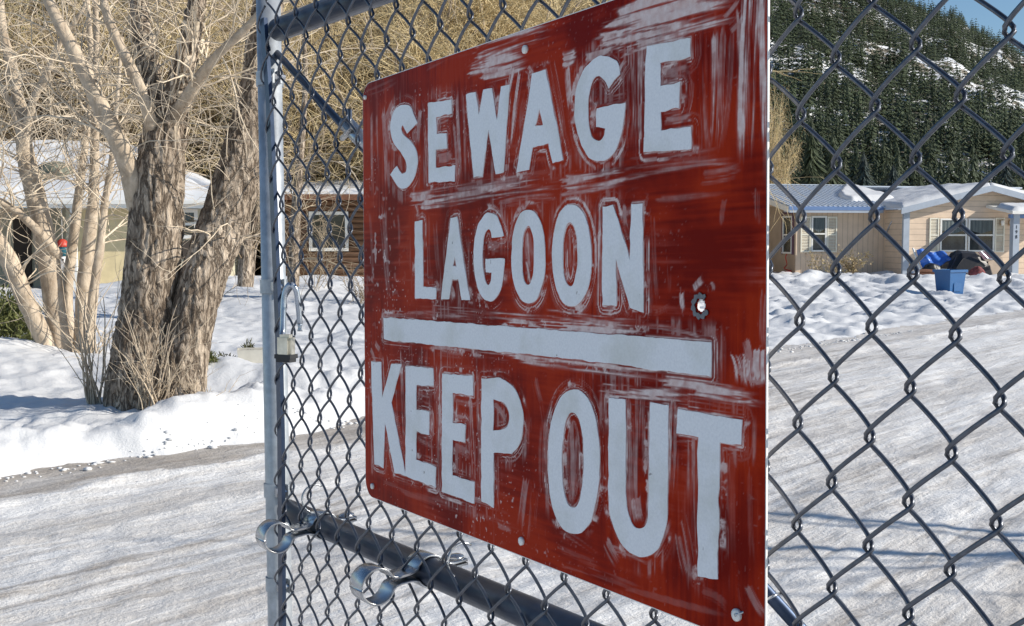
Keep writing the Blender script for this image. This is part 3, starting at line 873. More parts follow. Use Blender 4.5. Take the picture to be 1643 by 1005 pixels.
# vertical drooping twigs in front of the sky of brush: a third, slim tree between
for nm_lab, cs in (("dark bare tree behind the leaning trunk beside the gate post", ([(392, 460, 12, 20), (394, 400, 11, 20), (390, 330, 9, 20), (398, 250, 7, 20), (392, 150, 5, 20), (400, 40, 4, 20)],
          [(398, 460, 8, 20.2), (404, 400, 8, 20.2), (412, 330, 7, 20.2), (416, 240, 5, 20.2), (420, 130, 4, 20.2)])),
          ("slim dark tree before the brown house seen through the gate mesh", ([(470, 460, 10, 24), (472, 400, 9, 24), (476, 330, 8, 24), (482, 250, 6, 24), (490, 130, 4, 24), (486, 30, 3, 24)],))):
    slim = thing("slim_bare_tree", nm_lab, "tree", None, tuple(at(cs[0][0][0], 440, cs[0][0][3])))
    for c in cs:
        p, r = limb(c, 30)
        put("trunk", *bark_tube(p, r, 14, .01, 9, 3, 77), M['bark'], slim)
        P1, R1, P2, R2 = twiggery(p[None, ::4], r[None, ::4], 30, 160, (.6, 2.4), (.3, 1.2), .018, 50, -.02)
        v, f = join_batches([batch_tubes(P1, R1, 4), batch_tubes(P2, R2, 3)])
        put("twigs", v, f, M['browntwig'], slim)["kind"] = "stuff"

# ------------------------------------------------------------------ houses
class Frame:
    def __init__(s, ox, oy, ang):
        s.o = np.array([ox, oy, 0.0]); c, n = math.cos(R(ang)), math.sin(R(ang))
        s.ex = np.array([c, n, 0]); s.ey = np.array([-n, c, 0]); s.ez = np.array([0, 0, 1.0]); s.ang = R(ang)
    def p(s, a, b, c): return s.o + s.ex * a + s.ey * b + s.ez * c
    def a_of(s, px, b):
        u = (px - CX) / FOC; o = s.o + s.ey * b
        return (u * o[1] - o[0]) / (s.ex[0] - u * s.ex[1])
    def b_of(s, px, a):
        u = (px - CX) / FOC; o = s.o + s.ex * a
        return (u * o[1] - o[0]) / (s.ey[0] - u * s.ey[1])
    def z_of(s, py, a, b): return EYE + (HOR - py) * s.p(a, b, 0)[1] / FOC

HP = {}
def house(fr, name, label, cat="house"):
    t = thing(name, label, cat, None, tuple(fr.o)); t.rotation_euler = (0, 0, fr.ang)
    return t

def lb(mb, a0, a1, b0, b1, c0, c1):
    mb.box(((a0 + a1) / 2, (b0 + b1) / 2, (c0 + c1) / 2), (abs(a1 - a0) / 2, abs(b1 - b0) / 2, abs(c1 - c0) / 2))

def box_part(par, name, m, *bx):
    mb = MB(); lb(mb, *bx); return mb.build(name, m, par)

def window(par, a0, a1, c0, c1, b, fm, side=False, mid=True, curtain=True, fw=.06):
    "a window set on the wall plane b, facing -b (or facing -a when side)"
    w = MB(); S = (lambda *x: lb(w, *x)) if not side else (lambda a, a2, b_, b2, c, c2: lb(w, b_, b2, a, a2, c, c2))
    S(a0, a1, b - .05, b + .02, c1 - fw, c1); S(a0, a1, b - .07, b + .02, c0, c0 + fw)
    S(a0, a0 + fw, b - .05, b + .02, c0 + fw, c1 - fw); S(a1 - fw, a1, b - .05, b + .02, c0 + fw, c1 - fw)
    cm = (c0 + c1) / 2
    if mid: S(a0 + fw, a1 - fw, b - .045, b + .02, cm - fw * .45, cm + fw * .45)
    o = w.build("window", fm, par)
    cells = [(c0 + fw, cm - fw * .45), (cm + fw * .45, c1 - fw)] if mid else [(c0 + fw, c1 - fw)]
    for z0, z1 in cells:
        g = MB()
        if side: lb(g, b - .012, b - .004, a0 + fw, a1 - fw, z0, z1)
        else: lb(g, a0 + fw, a1 - fw, b - .012, b - .004, z0, z1)
        g.build("pane", M['glass'], o)
    if curtain and not side:
        n = 40; V = []; F = []
        for i in range(n):
            f_ = i / (n - 1); x = a0 + fw + .02 + f_ * (a1 - a0 - 2 * fw - .04); y = b - .020 + .006 * math.sin(f_ * 40) + .003 * math.sin(f_ * 91)
            V += [(x, y, cells[-1][0] + .02 + .25 * abs(f_ - .5)), (x, y, cells[-1][1])]
        F = [[2 * i, 2 * i + 2, 2 * i + 3, 2 * i + 1] for i in range(n - 1)]
        mesh_obj("curtain", np.array(V), F, M['curtain'], o)
    return o

def shutter(par, a0, a1, c0, c1, b, m):
    w = MB(); e = .045
    lb(w, a0, a0 + e, b - .045, b, c0, c1); lb(w, a1 - e, a1, b - .045, b, c0, c1)
    for z in (c0, (c0 + c1) / 2 - e / 2, c1 - e): lb(w, a0 + e, a1 - e, b - .04, b, z, z + e)
    nsl = 22
    for i in range(nsl):
        z = c0 + e + (c1 - c0 - 2 * e) * (i + .5) / nsl
        w.hexa([(a0 + e, b - .03, z - .02), (a1 - e, b - .03, z - .02), (a1 - e, b - .004, z + .005), (a0 + e, b - .004, z + .005),
                (a0 + e, b - .03, z - .012), (a1 - e, b - .03, z - .012), (a1 - e, b - .004, z + .013), (a0 + e, b - .004, z + .013)])
    return w.build("shutter", m, par)

def roof_snow(par, pts_fn, na, nb, thick, seed, name="roof_snow", mask=None):
    "snow blanket over a roof surface pts_fn(s,t)->(a,b,c), s,t in 0..1"
    s, t = np.meshgrid(np.linspace(0, 1, na), np.linspace(0, 1, nb), indexing='ij')
    P = pts_fn(s, t)
    edge = np.minimum.reduce([s, 1 - s, t, 1 - t])
    th = thick * (.55 + .9 * fbm(P[..., 0] * 1.2, P[..., 1] * 1.2, None, 3, seed)) * (.35 + .65 * sm(0, .06, edge))
    if mask is not None: th = th * mask(s, t, P) - .14 * (1 - mask(s, t, P))
    T = P.copy(); T[..., 2] += th + .02
    rim = edge <= 0
    T[..., 2][rim] = P[..., 2][rim] - (.03 if mask is None else .0)
    return mesh_obj(name, T.reshape(-1, 3), grid_faces(na, nb).reshape(-1, 4), M['snow'], par)

# ---- beige house on the right
fr = Frame(10.04, 42.0, 12.0)
hs = house(fr, "beige_house", "beige single storey house with ribbed metal roof and snowy front gable")
WB = -1.2
A1 = fr.a_of(1447, WB); AP = fr.a_of(1586, WB - .3); A2 = 2 * AP - A1
eL = 2.40; ridge_b = 4.3; eb = -.42
zR = fr.z_of(298, 2, ridge_b)
slopeL = (zR - eL) / (ridge_b - eb)
w = MB()
lb(w, 0.0, A1 + .5, 0, .16, -.3, eL + .04)
w.build("front_wall", M['beigevert'], hs)
w = MB()
w.hexa([(0, .165, -.3), (.16, .165, -.3), (.16, 8.6, -.3), (0, 8.6, -.3), (0, .165, eL + .04), (.16, .165, eL + .04), (.16, 8.6, eL + .04), (0, 8.6, eL + .04)])
w.add([(.02, .3, eL + .04), (.02, 8.6, eL + .04), (.02, ridge_b, zR - .12), (.14, .3, eL + .04), (.14, 8.6, eL + .04), (.14, ridge_b, zR - .12)], [[0, 1, 2], [3, 5, 4], [0, 3, 4, 1], [1, 4, 5, 2], [2, 5, 3, 0]])
w.build("side_wall", M['beigevert'], hs)
# gable wall of the wing
zP = fr.z_of(301, AP, WB - .3); zE = fr.z_of(334, A1, WB - .3)
sg = (zP - zE) / (AP - A1)
w = MB()
V = [(A1, WB, -.3), (A2, WB, -.3), (A2, WB, zE - .05), (AP, WB, zP - .05), (A1, WB, zE - .05)]
V2 = [(x, y + .16, z) for x, y, z in V]
w.add(V + V2, [[0, 1, 2, 3, 4], [9, 8, 7, 6, 5], [0, 4, 9, 5], [1, 6, 7, 2], [2, 7, 8, 3], [3, 8, 9, 4], [0, 5, 6, 1]])
w.build("gable_wall", M['beigelap'], hs)
box_part(hs, "wing_side_wall", M['beigelap'], A1, A1 + .15, WB + .163, 0, -.3, zE - .06)
# roofs
def slab(mb, P, th):
    "P: 4 corners of the upper face, thickness th downwards"
    P = [np.array(p, float) for p in P]
    mb.hexa([p - np.array([0, 0, th]) for p in P] + P)
w = MB()
slab(w, [(-.45, eb, eL), (A1 + 1.2, eb, eL), (A1 + 1.2, ridge_b, zR), (-.45, ridge_b, zR)], .05)
slab(w, [(-.45, ridge_b, zR + .001), (12, ridge_b, zR + .001), (12, 9.0, eL), (-.45, 9.0, eL)], .05)
nr = 26
for i in range(nr):                                     # standing ribs
    x = -.44 + (A1 + 1.4) * i / nr
    slab(w, [(x, eb - .01, eL + .028), (x + .035, eb - .01, eL + .028), (x + .035, ridge_b, zR + .03), (x, ridge_b, zR + .03)], .04)
lb(w, -.45, A1 + 1.0, ridge_b - .12, ridge_b + .12, zR + .012, zR + .035)
w.build("metal_roof", M['metalroof'], hs)
w = MB(); gz = .1
ovf = WB - .38
for sgn, A in ((-1, A1 - .28), (1, A2 + .28)):
    z0 = zP + .06 - abs(A - AP) * sg
    q = [(A, ovf, z0), (AP, ovf, zP + .06), (AP, 5.5, zP + .06), (A, 5.5, z0)]
    slab(w, q if sgn < 0 else [q[1], q[0], q[3], q[2]], .05)
w.build("gable_roof", M['metalroof'], hs)
w = MB()
for A in (A1 - .30, A2 + .30):
    z0 = zP + .05 - abs(A - AP) * sg
    P = [(A, ovf - .03, z0 - .20), (AP, ovf - .03, zP - .15), (AP, ovf - .002, zP - .15), (A, ovf - .002, z0 - .20)]
    Q = [(x, y, z + .215) for x, y, z in P]
    w.hexa(P + Q)
w.build("gable_fascia", M['palebluetrim'], hs)
box_part(hs, "fascia", M['bluetrim'], -.47, A1 - .33, eb - .04, eb - .012, eL - .13, eL + .0)
box_part(hs, "soffit", M['palebluetrim'], -.46, A1 - .32, eb - .01, -.002, eL - .20, eL - .135)
box_part(hs, "gutter", M['palebluetrim'], -.46, A1 - .34, eb - .03, eb - .011, eL - .22, eL - .135)
w = MB()
slab(w, [(-.50, eb, eL - .01), (-.455, eb, eL - .01), (-.455, ridge_b, zR - .01), (-.50, ridge_b, zR - .01)], .2)
w.build("rake_board", M['white'], hs)
box_part(hs, "corner_post", M['palebluetrim'], A1 - .03, A1 + .20, WB - .10, WB - .005, -.2, zE - .02)
# snow on the roofs
def left_roof(s, t):
    a = .9 + s * (A1 + .9 - .9); b_ = eb + .05 + t * (ridge_b - eb - .1)
    return np.stack([a, b_, eL + (b_ - eb) * slopeL + .03], -1)
def left_mask(s, t, P):
    bnd = .42 - .30 * s + .28 * (fbm(P[..., 0] * .8, P[..., 1] * .5, None, 3, 91) - .5)
    return sm(0, .07, s - .40 - .6 * np.maximum(t - .35, 0) + .4 * (bnd - .3)) * sm(0, .08, t - .16 + .3 * (bnd - .3))
roof_snow(hs, left_roof, 90, 60, .13, 92, mask=left_mask)
def gab(side):
    def f_(s, t):
        A = A1 - .27 if side < 0 else A2 + .27
        a = A + s * (AP - A); z0 = zP + .065 - np.abs(a - AP) * sg
        return np.stack([a, ovf + .01 + t * 5.6, z0], -1)
    return f_
roof_snow(hs, gab(-1), 60, 60, .16, 93); roof_snow(hs, gab(1), 40, 40, .16, 94)
# windows
def win_px(frm, par, x0, x1, y0, y1, b, fm, **kw):
    a0, a1 = frm.a_of(x0, b), frm.a_of(x1, b); am = (a0 + a1) / 2
    return window(par, a0, a1, frm.z_of(y1, am, b), frm.z_of(y0, am, b), b, fm, **kw)
def shut_px(frm, par, x0, x1, y0, y1, b, m):
    a0, a1 = frm.a_of(x0, b), frm.a_of(x1, b); am = (a0 + a1) / 2
    return shutter(par, a0, a1, frm.z_of(y1, am, b), frm.z_of(y0, am, b), b - .003, m)
win_px(fr, hs, 1300, 1324.5, 347, 404, 0, M['white'])
shut_px(fr, hs, 1283, 1299, 348, 405, 0, M['cream']); shut_px(fr, hs, 1325.5, 1341, 348, 405, 0, M['cream'])
box_part(hs, "window_sill", M['beigevert'], fr.a_of(1292, 0), fr.a_of(1333, 0), -.05, -.002, .70, .745)
b0, b1 = fr.b_of(1271, 0), fr.b_of(1256, 0)
window(hs, b0, b1, fr.z_of(407, 0, .8), fr.z_of(347, 0, .8), 0, M['white'], side=True)
o = MB(); lb(o, -.04, -.002, b0 - .12, b0 - .005, .70, 2.14); lb(o, -.04, -.002, b1 + .005, b1 + .1, .70, 2.14); lb(o, -.04, -.002, b0 - .12, b1 + .1, 2.145, 2.22)
o.build("window_trim", M['purple'], hs)
win_px(fr, hs, 1506, 1549, 351, 404, WB, M['white']); win_px(fr, hs, 1551, 1593, 351, 404, WB, M['white'])
shut_px(fr, hs, 1489, 1504, 350, 405, WB, M['cream']); shut_px(fr, hs, 1594, 1609, 350, 405, WB, M['cream'])
# porch at the far right
pb_ = WB - 1.3
ap0, ap1 = fr.a_of(1624, pb_), fr.a_of(1634, pb_)
post = box_part(hs, "porch_post", M['palebluetrim'], ap0, ap1, pb_, pb_ + .2, -.2, 2.12)
w = MB(); slab(w, [(ap0 - .22, pb_ - .25, 2.22), (ap1 + 3, pb_ - .25, 2.22), (ap1 + 3, WB - .005, 2.46), (ap0 - .22, WB - .005, 2.46)], .1); w.build("porch_roof", M['white'], hs)
box_part(hs, "porch_beam", M['bluetrim'], ap0 - .1, ap1 + 3, pb_ + .02, pb_ + .16, 1.98, 2.118)
roof_snow(hs, lambda s, t: np.stack([ap0 - .2 + s * 3, pb_ - .22 + t * 1.0, 2.23 + t * .19], -1), 20, 14, .1, 95)
for i, ch in enumerate("198"):
    cu = bpy.data.curves.new("house_number", 'FONT'); cu.body = ch; cu.size = .17; cu.align_x = 'CENTER'; cu.extrude = .004
    tmp = bpy.data.objects.new("house_number", cu); sc.collection.objects.link(tmp)
    me = bpy.data.meshes.new_from_object(tmp); bpy.data.objects.remove(tmp); me.materials.clear(); me.materials.append(M['black'])
    o = link(bpy.data.objects.new("house_number", me), post)
    o.rotation_euler = (math.pi / 2, 0, 0); o.location = ((ap0 + ap1) / 2, pb_ - .006, 1.62 - i * .17)
bpy.context.view_layer.update()

def on_frame(frm, a, b, c): return tuple(frm.p(a, b, c))
# wall lamps beside the window
for px, lb_ in ((1606, "small wall lamp next to the right shutter of the beige house"), (1620, "wall lamp beside the blue porch post of the beige house")):
    a = fr.a_of(px, WB - .1); t = thing("wall_lamp", lb_, "lamp", "wall lamps on the beige house", on_frame(fr, a, WB - .06, fr.z_of(358, a, WB)))
    t.rotation_euler = (0, 0, fr.ang)
    mb = MB(); mb.box((0, .03, 0), (.05, .025, .09)); mb.build("back_plate", M['brass'], t)
    mb = MB(); mb.tube([(0, -.05, -.1), (0, -.05, -.02), (0, -.05, .05), (0, -.05, .1)], [.03, .06, .065, .03], 10); mb.build("lamp_shade", M['white'], t, True)
    mb = MB(); mb.tube([(0, 0, .07), (0, -.03, .12), (0, -.05, .1)], .012, 6); mb.build("bracket", M['brass'], t)
# satellite dish at the inner corner
a = fr.a_of(1433, -.5); zc = fr.z_of(352, a, -.5)
t = thing("satellite_dish", "grey satellite dish on an arm at the inner corner of the beige house", "satellite dish", None, on_frame(fr, a, -.5, zc)); t.rotation_euler = (0, 0, fr.ang)
V = []; F = []; nr_, ns_ = 6, 24
axd = np.array([.93, -.30, .2]); axd /= np.linalg.norm(axd); e1_ = np.cross(axd, [0, 0, 1.0]); e1_ /= np.linalg.norm(e1_); e2_ = np.cross(e1_, axd)
for i in range(nr_ + 1):
    r_ = .34 * i / nr_
    for j in range(ns_):
        th = 2 * math.pi * j / ns_
        V.append(axd * (r_ * r_ * .8) + e1_ * math.cos(th) * r_ * .95 + e2_ * math.sin(th) * r_ * 1.1)
for i in range(nr_):
    for j in range(ns_): F.append([i * ns_ + j, i * ns_ + (j + 1) % ns_, (i + 1) * ns_ + (j + 1) % ns_, (i + 1) * ns_ + j])
o = mesh_obj("dish", np.array(V), F, M['tan'], t); md = o.modifiers.new("thickness", 'SOLIDIFY'); md.thickness = .012
mb = MB(); mb.tube([(-.02, 0, 0), (-.08, .1, -.15), (-.12, .35, -.5), (-.12, .5, -.62)], .025, 8); mb.tube([(0, 0, -.3), (.35, -.15, -.05), (.52, -.2, .08)], .014, 6); mb.box((.53, -.2, .09), (.03, .03, .05))
mb.build("mount_arm", M['shackle'], t)
# red hose by the side wall
bb = fr.b_of(1262, -.15)
mb = MB(); c0 = fr.p(-.15, bb, 0)
hp = [c0 + np.array(d) for d in ((0, 0, .72), (-.05, -.03, .6), (.02, .05, .35), (-.08, .02, .2), (.15, -.08, .12), (-.2, -.2, .1), (.1, -.3, .12))]
mb.tube(spline(hp, 30), .02, 6)
tag(mb.build("garden_hose", M['red'], None, True), "red hose hanging down the shaded side wall of the beige house", "hose")

# ---- things in the beige house's yard
def ground_pt(px, py, y):
    p = at(px, py, y); return np.array([p[0], y, ground_at(p[0], y)])
# blue bin
c = ground_pt(1524, 462, 29.2)
t = thing("blue_bin", "open blue plastic bin standing on the trampled snow", "bin", None, (c[0], c[1], c[2] - .04)); t.rotation_euler = (0, 0, R(33))
def bin_shell(w0, d0, w1, d1, h, th=.015):
    P = [(-w0, -d0, 0), (w0, -d0, 0), (w0, d0, 0), (-w0, d0, 0), (-w1, -d1, h), (w1, -d1, h), (w1, d1, h), (-w1, d1, h)]
    Q = [(x * .95, y * .95, max(z, .02) if z < .1 else z) for x, y, z in P]
    mb = MB(); mb.add(P + Q, [[3, 2, 1, 0], [0, 1, 5, 4], [1, 2, 6, 5], [2, 3, 7, 6], [3, 0, 4, 7], [8, 9, 10, 11], [9, 8, 12, 13], [10, 9, 13, 14], [11, 10, 14, 15], [8, 11, 15, 12], [4, 5, 13, 12], [5, 6, 14, 13], [6, 7, 15, 14], [7, 4, 12, 15]])
    return mb
mb = bin_shell(.25, .19, .31, .235, .62)
mb.box((-.0, -.216, .2), (.14, .012, .10)); mb.box((0, .216, .2), (.14, .012, .10))
mb.build("body", M['bluebin'], t)
mb = MB()
for sx in (-1, 1): mb.box((sx * .318, 0, .60), (.022, .262, .03))
for sy in (-1, 1): mb.box((0, sy * .242, .60), (.296, .02, .03))
mb.build("rim", M['bluebin'], t)
mb = MB()
for i in range(3): mb.box((.291 + .006 * i, -.06, .24 + .055 * i), (.004, .022, .018))
mb.build("printed_mark", M['white'], t)

def lump(name, lab, cat, c, size, m, seed, flat=.0, parent=None, rot=0, n=28, group=None, power=1.0, amp=.35):
    "an irregular heap or cloth covered lump"
    th, ph = np.meshgrid(np.linspace(0, 2 * math.pi, n, endpoint=False), np.linspace(0, math.pi / 2 + .25, n // 2), indexing='ij')
    X = np.sin(ph) * np.cos(th); Y = np.sin(ph) * np.sin(th); Z = np.cos(ph)
    k = (np.abs(X) ** (2 + flat) + np.abs(Y) ** (2 + flat) + np.abs(Z) ** (2 + flat)) ** (-1 / (2 + flat))
    d = 1 + amp * (fbm(X * 1.6 + seed, Y * 1.6, Z * 1.6, 4, seed) - .5) * 2
    V = np.stack([X, Y, Z], -1) * (k * d)[..., None] * np.array(size)
    cr, sr = math.cos(rot), math.sin(rot)
    V = np.stack([V[..., 0] * cr - V[..., 1] * sr, V[..., 0] * sr + V[..., 1] * cr, V[..., 2]], -1)
    n1, n2 = V.shape[:2]
    i, j = np.meshgrid(np.arange(n1), np.arange(n2 - 1), indexing='ij'); i2 = (i + 1) % n1
    F = np.stack([i * n2 + j, i * n2 + j + 1, i2 * n2 + j + 1, i2 * n2 + j], -1).reshape(-1, 4)
    o = mesh_obj(name, V.reshape(-1, 3), F, m, parent, True)
    o.location = c
    if cat: tag(o, lab, cat, group)
    return o

# heap under a black cover, with a tan panel and a dark flap leaning on its right
c = ground_pt(1545, 444, 38.2)
t = thing("covered_heap", "wide heap under a black cover in front of the double window", "covered heap", None, tuple(c))
prof = [(-.78, 0), (-.74, .22), (-.55, .55), (-.30, .92), (-.22, .985), (.28, .97), (.40, .80), (.62, .62), (.74, .55), (.80, 0)]
V = []; F = []; nb_ = 9
for k in range(nb_):
    f_ = k / (nb_ - 1); yy = -.55 + 1.1 * f_; sc_ = 1 - .18 * (2 * f_ - 1) ** 4
    for i, (x, z) in enumerate(prof):
        V.append((x * sc_ + rgt.normal(0, .025), yy + rgt.normal(0, .02) - .25 * (1 - z) * (1 if f_ < .5 else -1), max(z * sc_ + rgt.normal(0, .02), -.05)))
np_ = len(prof)
for k in range(nb_ - 1):
    for i in range(np_ - 1): F.append([k * np_ + i, k * np_ + i + 1, (k + 1) * np_ + i + 1, (k + 1) * np_ + i])
F.append(list(range(np_))[::-1]); F.append([(nb_ - 1) * np_ + i for i in range(np_)])
mesh_obj("cover", np.array(V), F, M['black'], t, False)
mb = MB(); mb.hexa([(.62, -.62, .05), (1.25, -.4, .05), (1.25, -.3, .05), (.62, -.5, .05), (.60, -.5, .66), (1.12, -.32, .78), (1.12, -.25, .78), (.60, -.42, .66)]); mb.build("side_panel", M['tan'], t)
mb = MB(); mb.hexa([(.42, -.60, .72), (.86, -.50, .78), (.86, -.46, .78), (.42, -.56, .72), (.30, -.45, .96), (.62, -.36, .98), (.62, -.33, .98), (.30, -.42, .96)]); mb.build("flap", M['purple'], t)
for q_ in ([(.30, -.64, .98), (.52, -.66, .76), (.80, -.64, .70)], [(-.35, -.72, .34), (-.1, -.74, .30), (.2, -.72, .26)]):
    mb = MB(); mb.tube(q_, .021, 6); mb.build("edge_rail", M['shackle'], t)
# blue tarp over a leaning white frame
c = ground_pt(1488, 440, 38.6)
t = thing("tarp_covered_frame", "white framed seat draped with a crumpled blue tarp", "tarp", None, tuple(c))
n = 26; V = []; F = []
for i in range(n):
    for j in range(n):
        s_, q_ = i / (n - 1), j / (n - 1)
        x = -.42 + .95 * s_ + .10 * (1 - q_); z = .92 - .62 * (1 - q_) * (1 - .55 * s_) - .10 * s_ ** 2
        y = -.15 - .35 * (1 - q_) + .05 * math.sin(s_ * 17 + q_ * 3) + .12 * (fbm(np.float64(s_ * 4), np.float64(q_ * 4), None, 3, 31) - .5)
        V.append((x, y, z + .05 * math.sin(s_ * 9)))
o = mesh_obj("blue_tarp", np.array(V), grid_faces(n, n).reshape(-1, 4), M['bluetarp'], t); md = o.modifiers.new("thickness", 'SOLIDIFY'); md.thickness = .01
mb = MB()
for x in (-.50, .48):
    mb.tube([(x, -.02, .98 if x < 0 else .80), (x + .08, -.35, .45), (x + .22, -.62, -.05)], .03, 6)
mb.tube([(-.5, -.02, .94), (.48, -.02, .80)], .025, 6); mb.box((.40, -.45, .30), (.30, .25, .03)); mb.box((.42, -.66, .14), (.26, .02, .15))
mb.build("frame", M['white'], t)
# small things on the snow
c = ground_pt(1567, 450, 36.5)
lump("cloth_bundle", "maroon and tan cloth bundle on the snow right of the blue bin", "bundle", tuple(c), (.26, .22, .34), M['maroon'], 4, 1.0)
c = ground_pt(1484, 452, 34)
for i, (dx, dy, dz, r_, lbx) in enumerate(((-.12, 0, .06, .07, "brown split log lying left of the blue bin, lower of two"), (.02, .08, .17, .07, "brown split log resting on another beside the blue bin"))):
    mb = MB(); mb.tube([(-.26, .03, 0), (0, 0, .012), (.26, -.06, 0)], [r_, r_ * 1.1, r_], 9)
    o = mb.build("log", M['brownlog'], None); o.location = (c[0] + dx, c[1] + dy, c[2] + dz); o.rotation_euler = (0, 0, -.4 + .5 * i); tag(o, lbx, "log", "logs beside the blue bin")
c = ground_pt(1416, 441, 37)
mb = MB(); mb.box((0, 0, .06), (.28, .12, .04)); mb.box((0, -.02, .115), (.25, .08, .012)); o = mb.build("dark_board", M['darkwall'], None); o.location = c; tag(o, "dark flat board lying on the snow before the beige house", "board")
c = ground_pt(1495, 436, 39.6)
lump("black_sack", "black sack slumped behind the blue bin", "sack", tuple(ground_pt(1493, 446, 35.5)), (.28, .22, .3), M['black'], 9, .6)

def dry_shrub(px, py, y, h, n, lab, m='twig', leaf=None, spread=.3, nm="dry_shrub", nl=0, tw=260):
    c = ground_pt(px, py, y)
    t = thing(nm, lab, "shrub", None, (c[0], c[1], c[2] - .05))
    base = np.stack([rgt.normal(0, .08, n), rgt.normal(0, .08, n), np.zeros(n)], 1)
    d = np.stack([rgt.normal(0, spread, n), rgt.normal(0, spread, n), np.ones(n)], 1)
    P = grow(rgt, base, d, h * rgt.uniform(.6, 1.1, n), 8, .1); Rd = taper(rgt.uniform(.6, 1, n) * .010, 8, .4)
    q, dd, r, _ = spawn(rgt, P, Rd, tw, .2, 1, 40, .1)
    P2 = grow(rgt, q, dd, h * rgt.uniform(.1, .35, tw), 5, .18); R2 = taper(np.full(tw, .005), 5, .5)
    mesh_obj("stems", *batch_tubes(P, Rd, 5), M[m], t)["kind"] = "stuff"; mesh_obj("twigs", *batch_tubes(P2, R2, 3), M[m], t)["kind"] = "stuff"
    if nl:
        k = rgt.integers(0, tw, nl); cc = P2[k, rgt.integers(1, 5, nl)] + rgt.normal(0, .03, (nl, 3)); LV = []; LF = []
        for i, q_ in enumerate(cc):
            a = rgt.normal(0, 1, 3); a /= np.linalg.norm(a); b_ = np.cross(a, rgt.normal(0, 1, 3)); b_ /= np.linalg.norm(b_) + 1e-9
            LV += [q_ - a * .045, q_ + b_ * .025, q_ + a * .045, q_ - b_ * .025]; LF.append([4 * i, 4 * i + 1, 4 * i + 2, 4 * i + 3])
        mesh_obj("leaves", np.array(LV), np.array(LF), M[leaf], t, False)["kind"] = "stuff"
    return t
dry_shrub(1372, 441, 40.5, 1.0, 16, "dry brown shrub against the wall of the beige house", 'browntwig', 'drygrass', .45, nl=420)
dry_shrub(1338, 441, 40.2, .62, 12, "low tan plant with seed heads left of the dry brown shrub", 'twig', 'drygrass', .3, nl=160, tw=120)
dry_shrub(1308, 441, 40.2, .75, 10, "thin tan stalks under the shuttered window", 'twig', 'drygrass', .2, nl=90, tw=90)

# ---- yellow house on the left
fl = Frame(at(345, 400, 30.5)[0], 30.5, 8.0)
hy = house(fl, "yellow_house", "yellow house with deep snow on its roof behind the bare trees")
ez = 2.28; rb_ = 4.6; rz = 3.95; ov = -.6; LA = -15.0; hipA = -3.2
ac = fl.a_of(118, 0); aw = fl.a_of(212, 0)
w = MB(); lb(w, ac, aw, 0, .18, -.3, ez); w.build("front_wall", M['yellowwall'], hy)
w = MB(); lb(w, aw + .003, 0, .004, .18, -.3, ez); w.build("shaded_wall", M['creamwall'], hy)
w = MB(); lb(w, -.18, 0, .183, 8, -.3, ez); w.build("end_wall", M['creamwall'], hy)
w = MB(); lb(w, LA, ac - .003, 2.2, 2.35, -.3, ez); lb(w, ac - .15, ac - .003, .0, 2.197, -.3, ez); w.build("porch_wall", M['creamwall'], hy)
d_ = box_part(hy, "porch_door", M['darkwall'], fl.a_of(24, 2.2), fl.a_of(52, 2.2), 2.14, 2.197, -.1, 1.9)
mb = MB(); mb.tube([(fl.a_of(27, 2.2), 2.13, .95), (fl.a_of(27, 2.2), 2.08, .95)], .03, 8); mb.build("handle", M['brass'], d_)
window(hy, fl.a_of(-60, 2.2), fl.a_of(-10, 2.2), .7, 1.9, 2.2, M['white'])
for px in (120, -30):
    a = fl.a_of(px, ov + .15); box_part(hy, "porch_post", M['white'], a - .07, a + .07, ov + .08, ov + .22, -.2, ez - .14)
w = MB()
slab(w, [(LA, ov, ez), (.45, ov, ez), (hipA, rb_, rz), (LA, rb_, rz)], .08)
w.add([(.45, ov, ez), (.45, 9.6, ez), (hipA, rb_, rz), (.45, ov, ez - .08), (.45, 9.6, ez - .08), (hipA, rb_, rz - .08)], [[0, 1, 2], [3, 5, 4], [0, 3, 4, 1]])
slab(w, [(LA, rb_, rz), (hipA, rb_, rz), (.45, 9.6, ez), (LA, 9.6, ez)], .08)
w.build("roof", M['brownboard'], hy)
box_part(hy, "fascia", M['white'], LA, .47, ov - .04, ov - .003, ez - .20, ez - .0)
box_part(hy, "gutter", M['white'], LA, .49, ov - .12, ov - .043, ez - .10, ez - .02)
def yroof(s, t):
    b_ = ov - .03 + t * (rb_ - ov + .03); aR = .42 + (hipA - .42) * np.clip((b_ - ov) / (rb_ - ov), 0, 1)
    a = LA + s * (aR - LA)
    return np.stack([a, b_, ez + (b_ - ov) / (rb_ - ov) * (rz - ez) + .004], -1)
roof_snow(hy, yroof, 150, 60, .24, 96)
def yhip(s, t):
    b0_ = ov + s * (9.6 - ov); a = .44 + (hipA - .44) * t; b_ = b0_ + (rb_ - b0_) * t
    return np.stack([a, b_, ez + (rz - ez) * t + .004], -1)
roof_snow(hy, yhip, 50, 40, .2, 97)
win_px(fl, hy, 284, 319, 336, 383, 0.004, M['white'], fw=.09)
box_part(hy, "dark_panel", M['darkwall'], fl.a_of(284, 0), fl.a_of(317, 0), -.03, .0, fl.z_of(416, -1, 0), fl.z_of(386, -1, 0))
# crumpled tarp on the snowy roof
a = fl.a_of(95, 1.2); zt = ez + (1.2 - ov) / (rb_ - ov) * (rz - ez)
lump("roof_tarp", "crumpled grey green tarp lying on the snowy roof of the yellow house", "tarp", on_frame(fl, a, 1.3, zt + .05), (.55, 1.0, .42), M['greytarp'], 14, .3, None, fl.ang, 34, None, 1, .3)
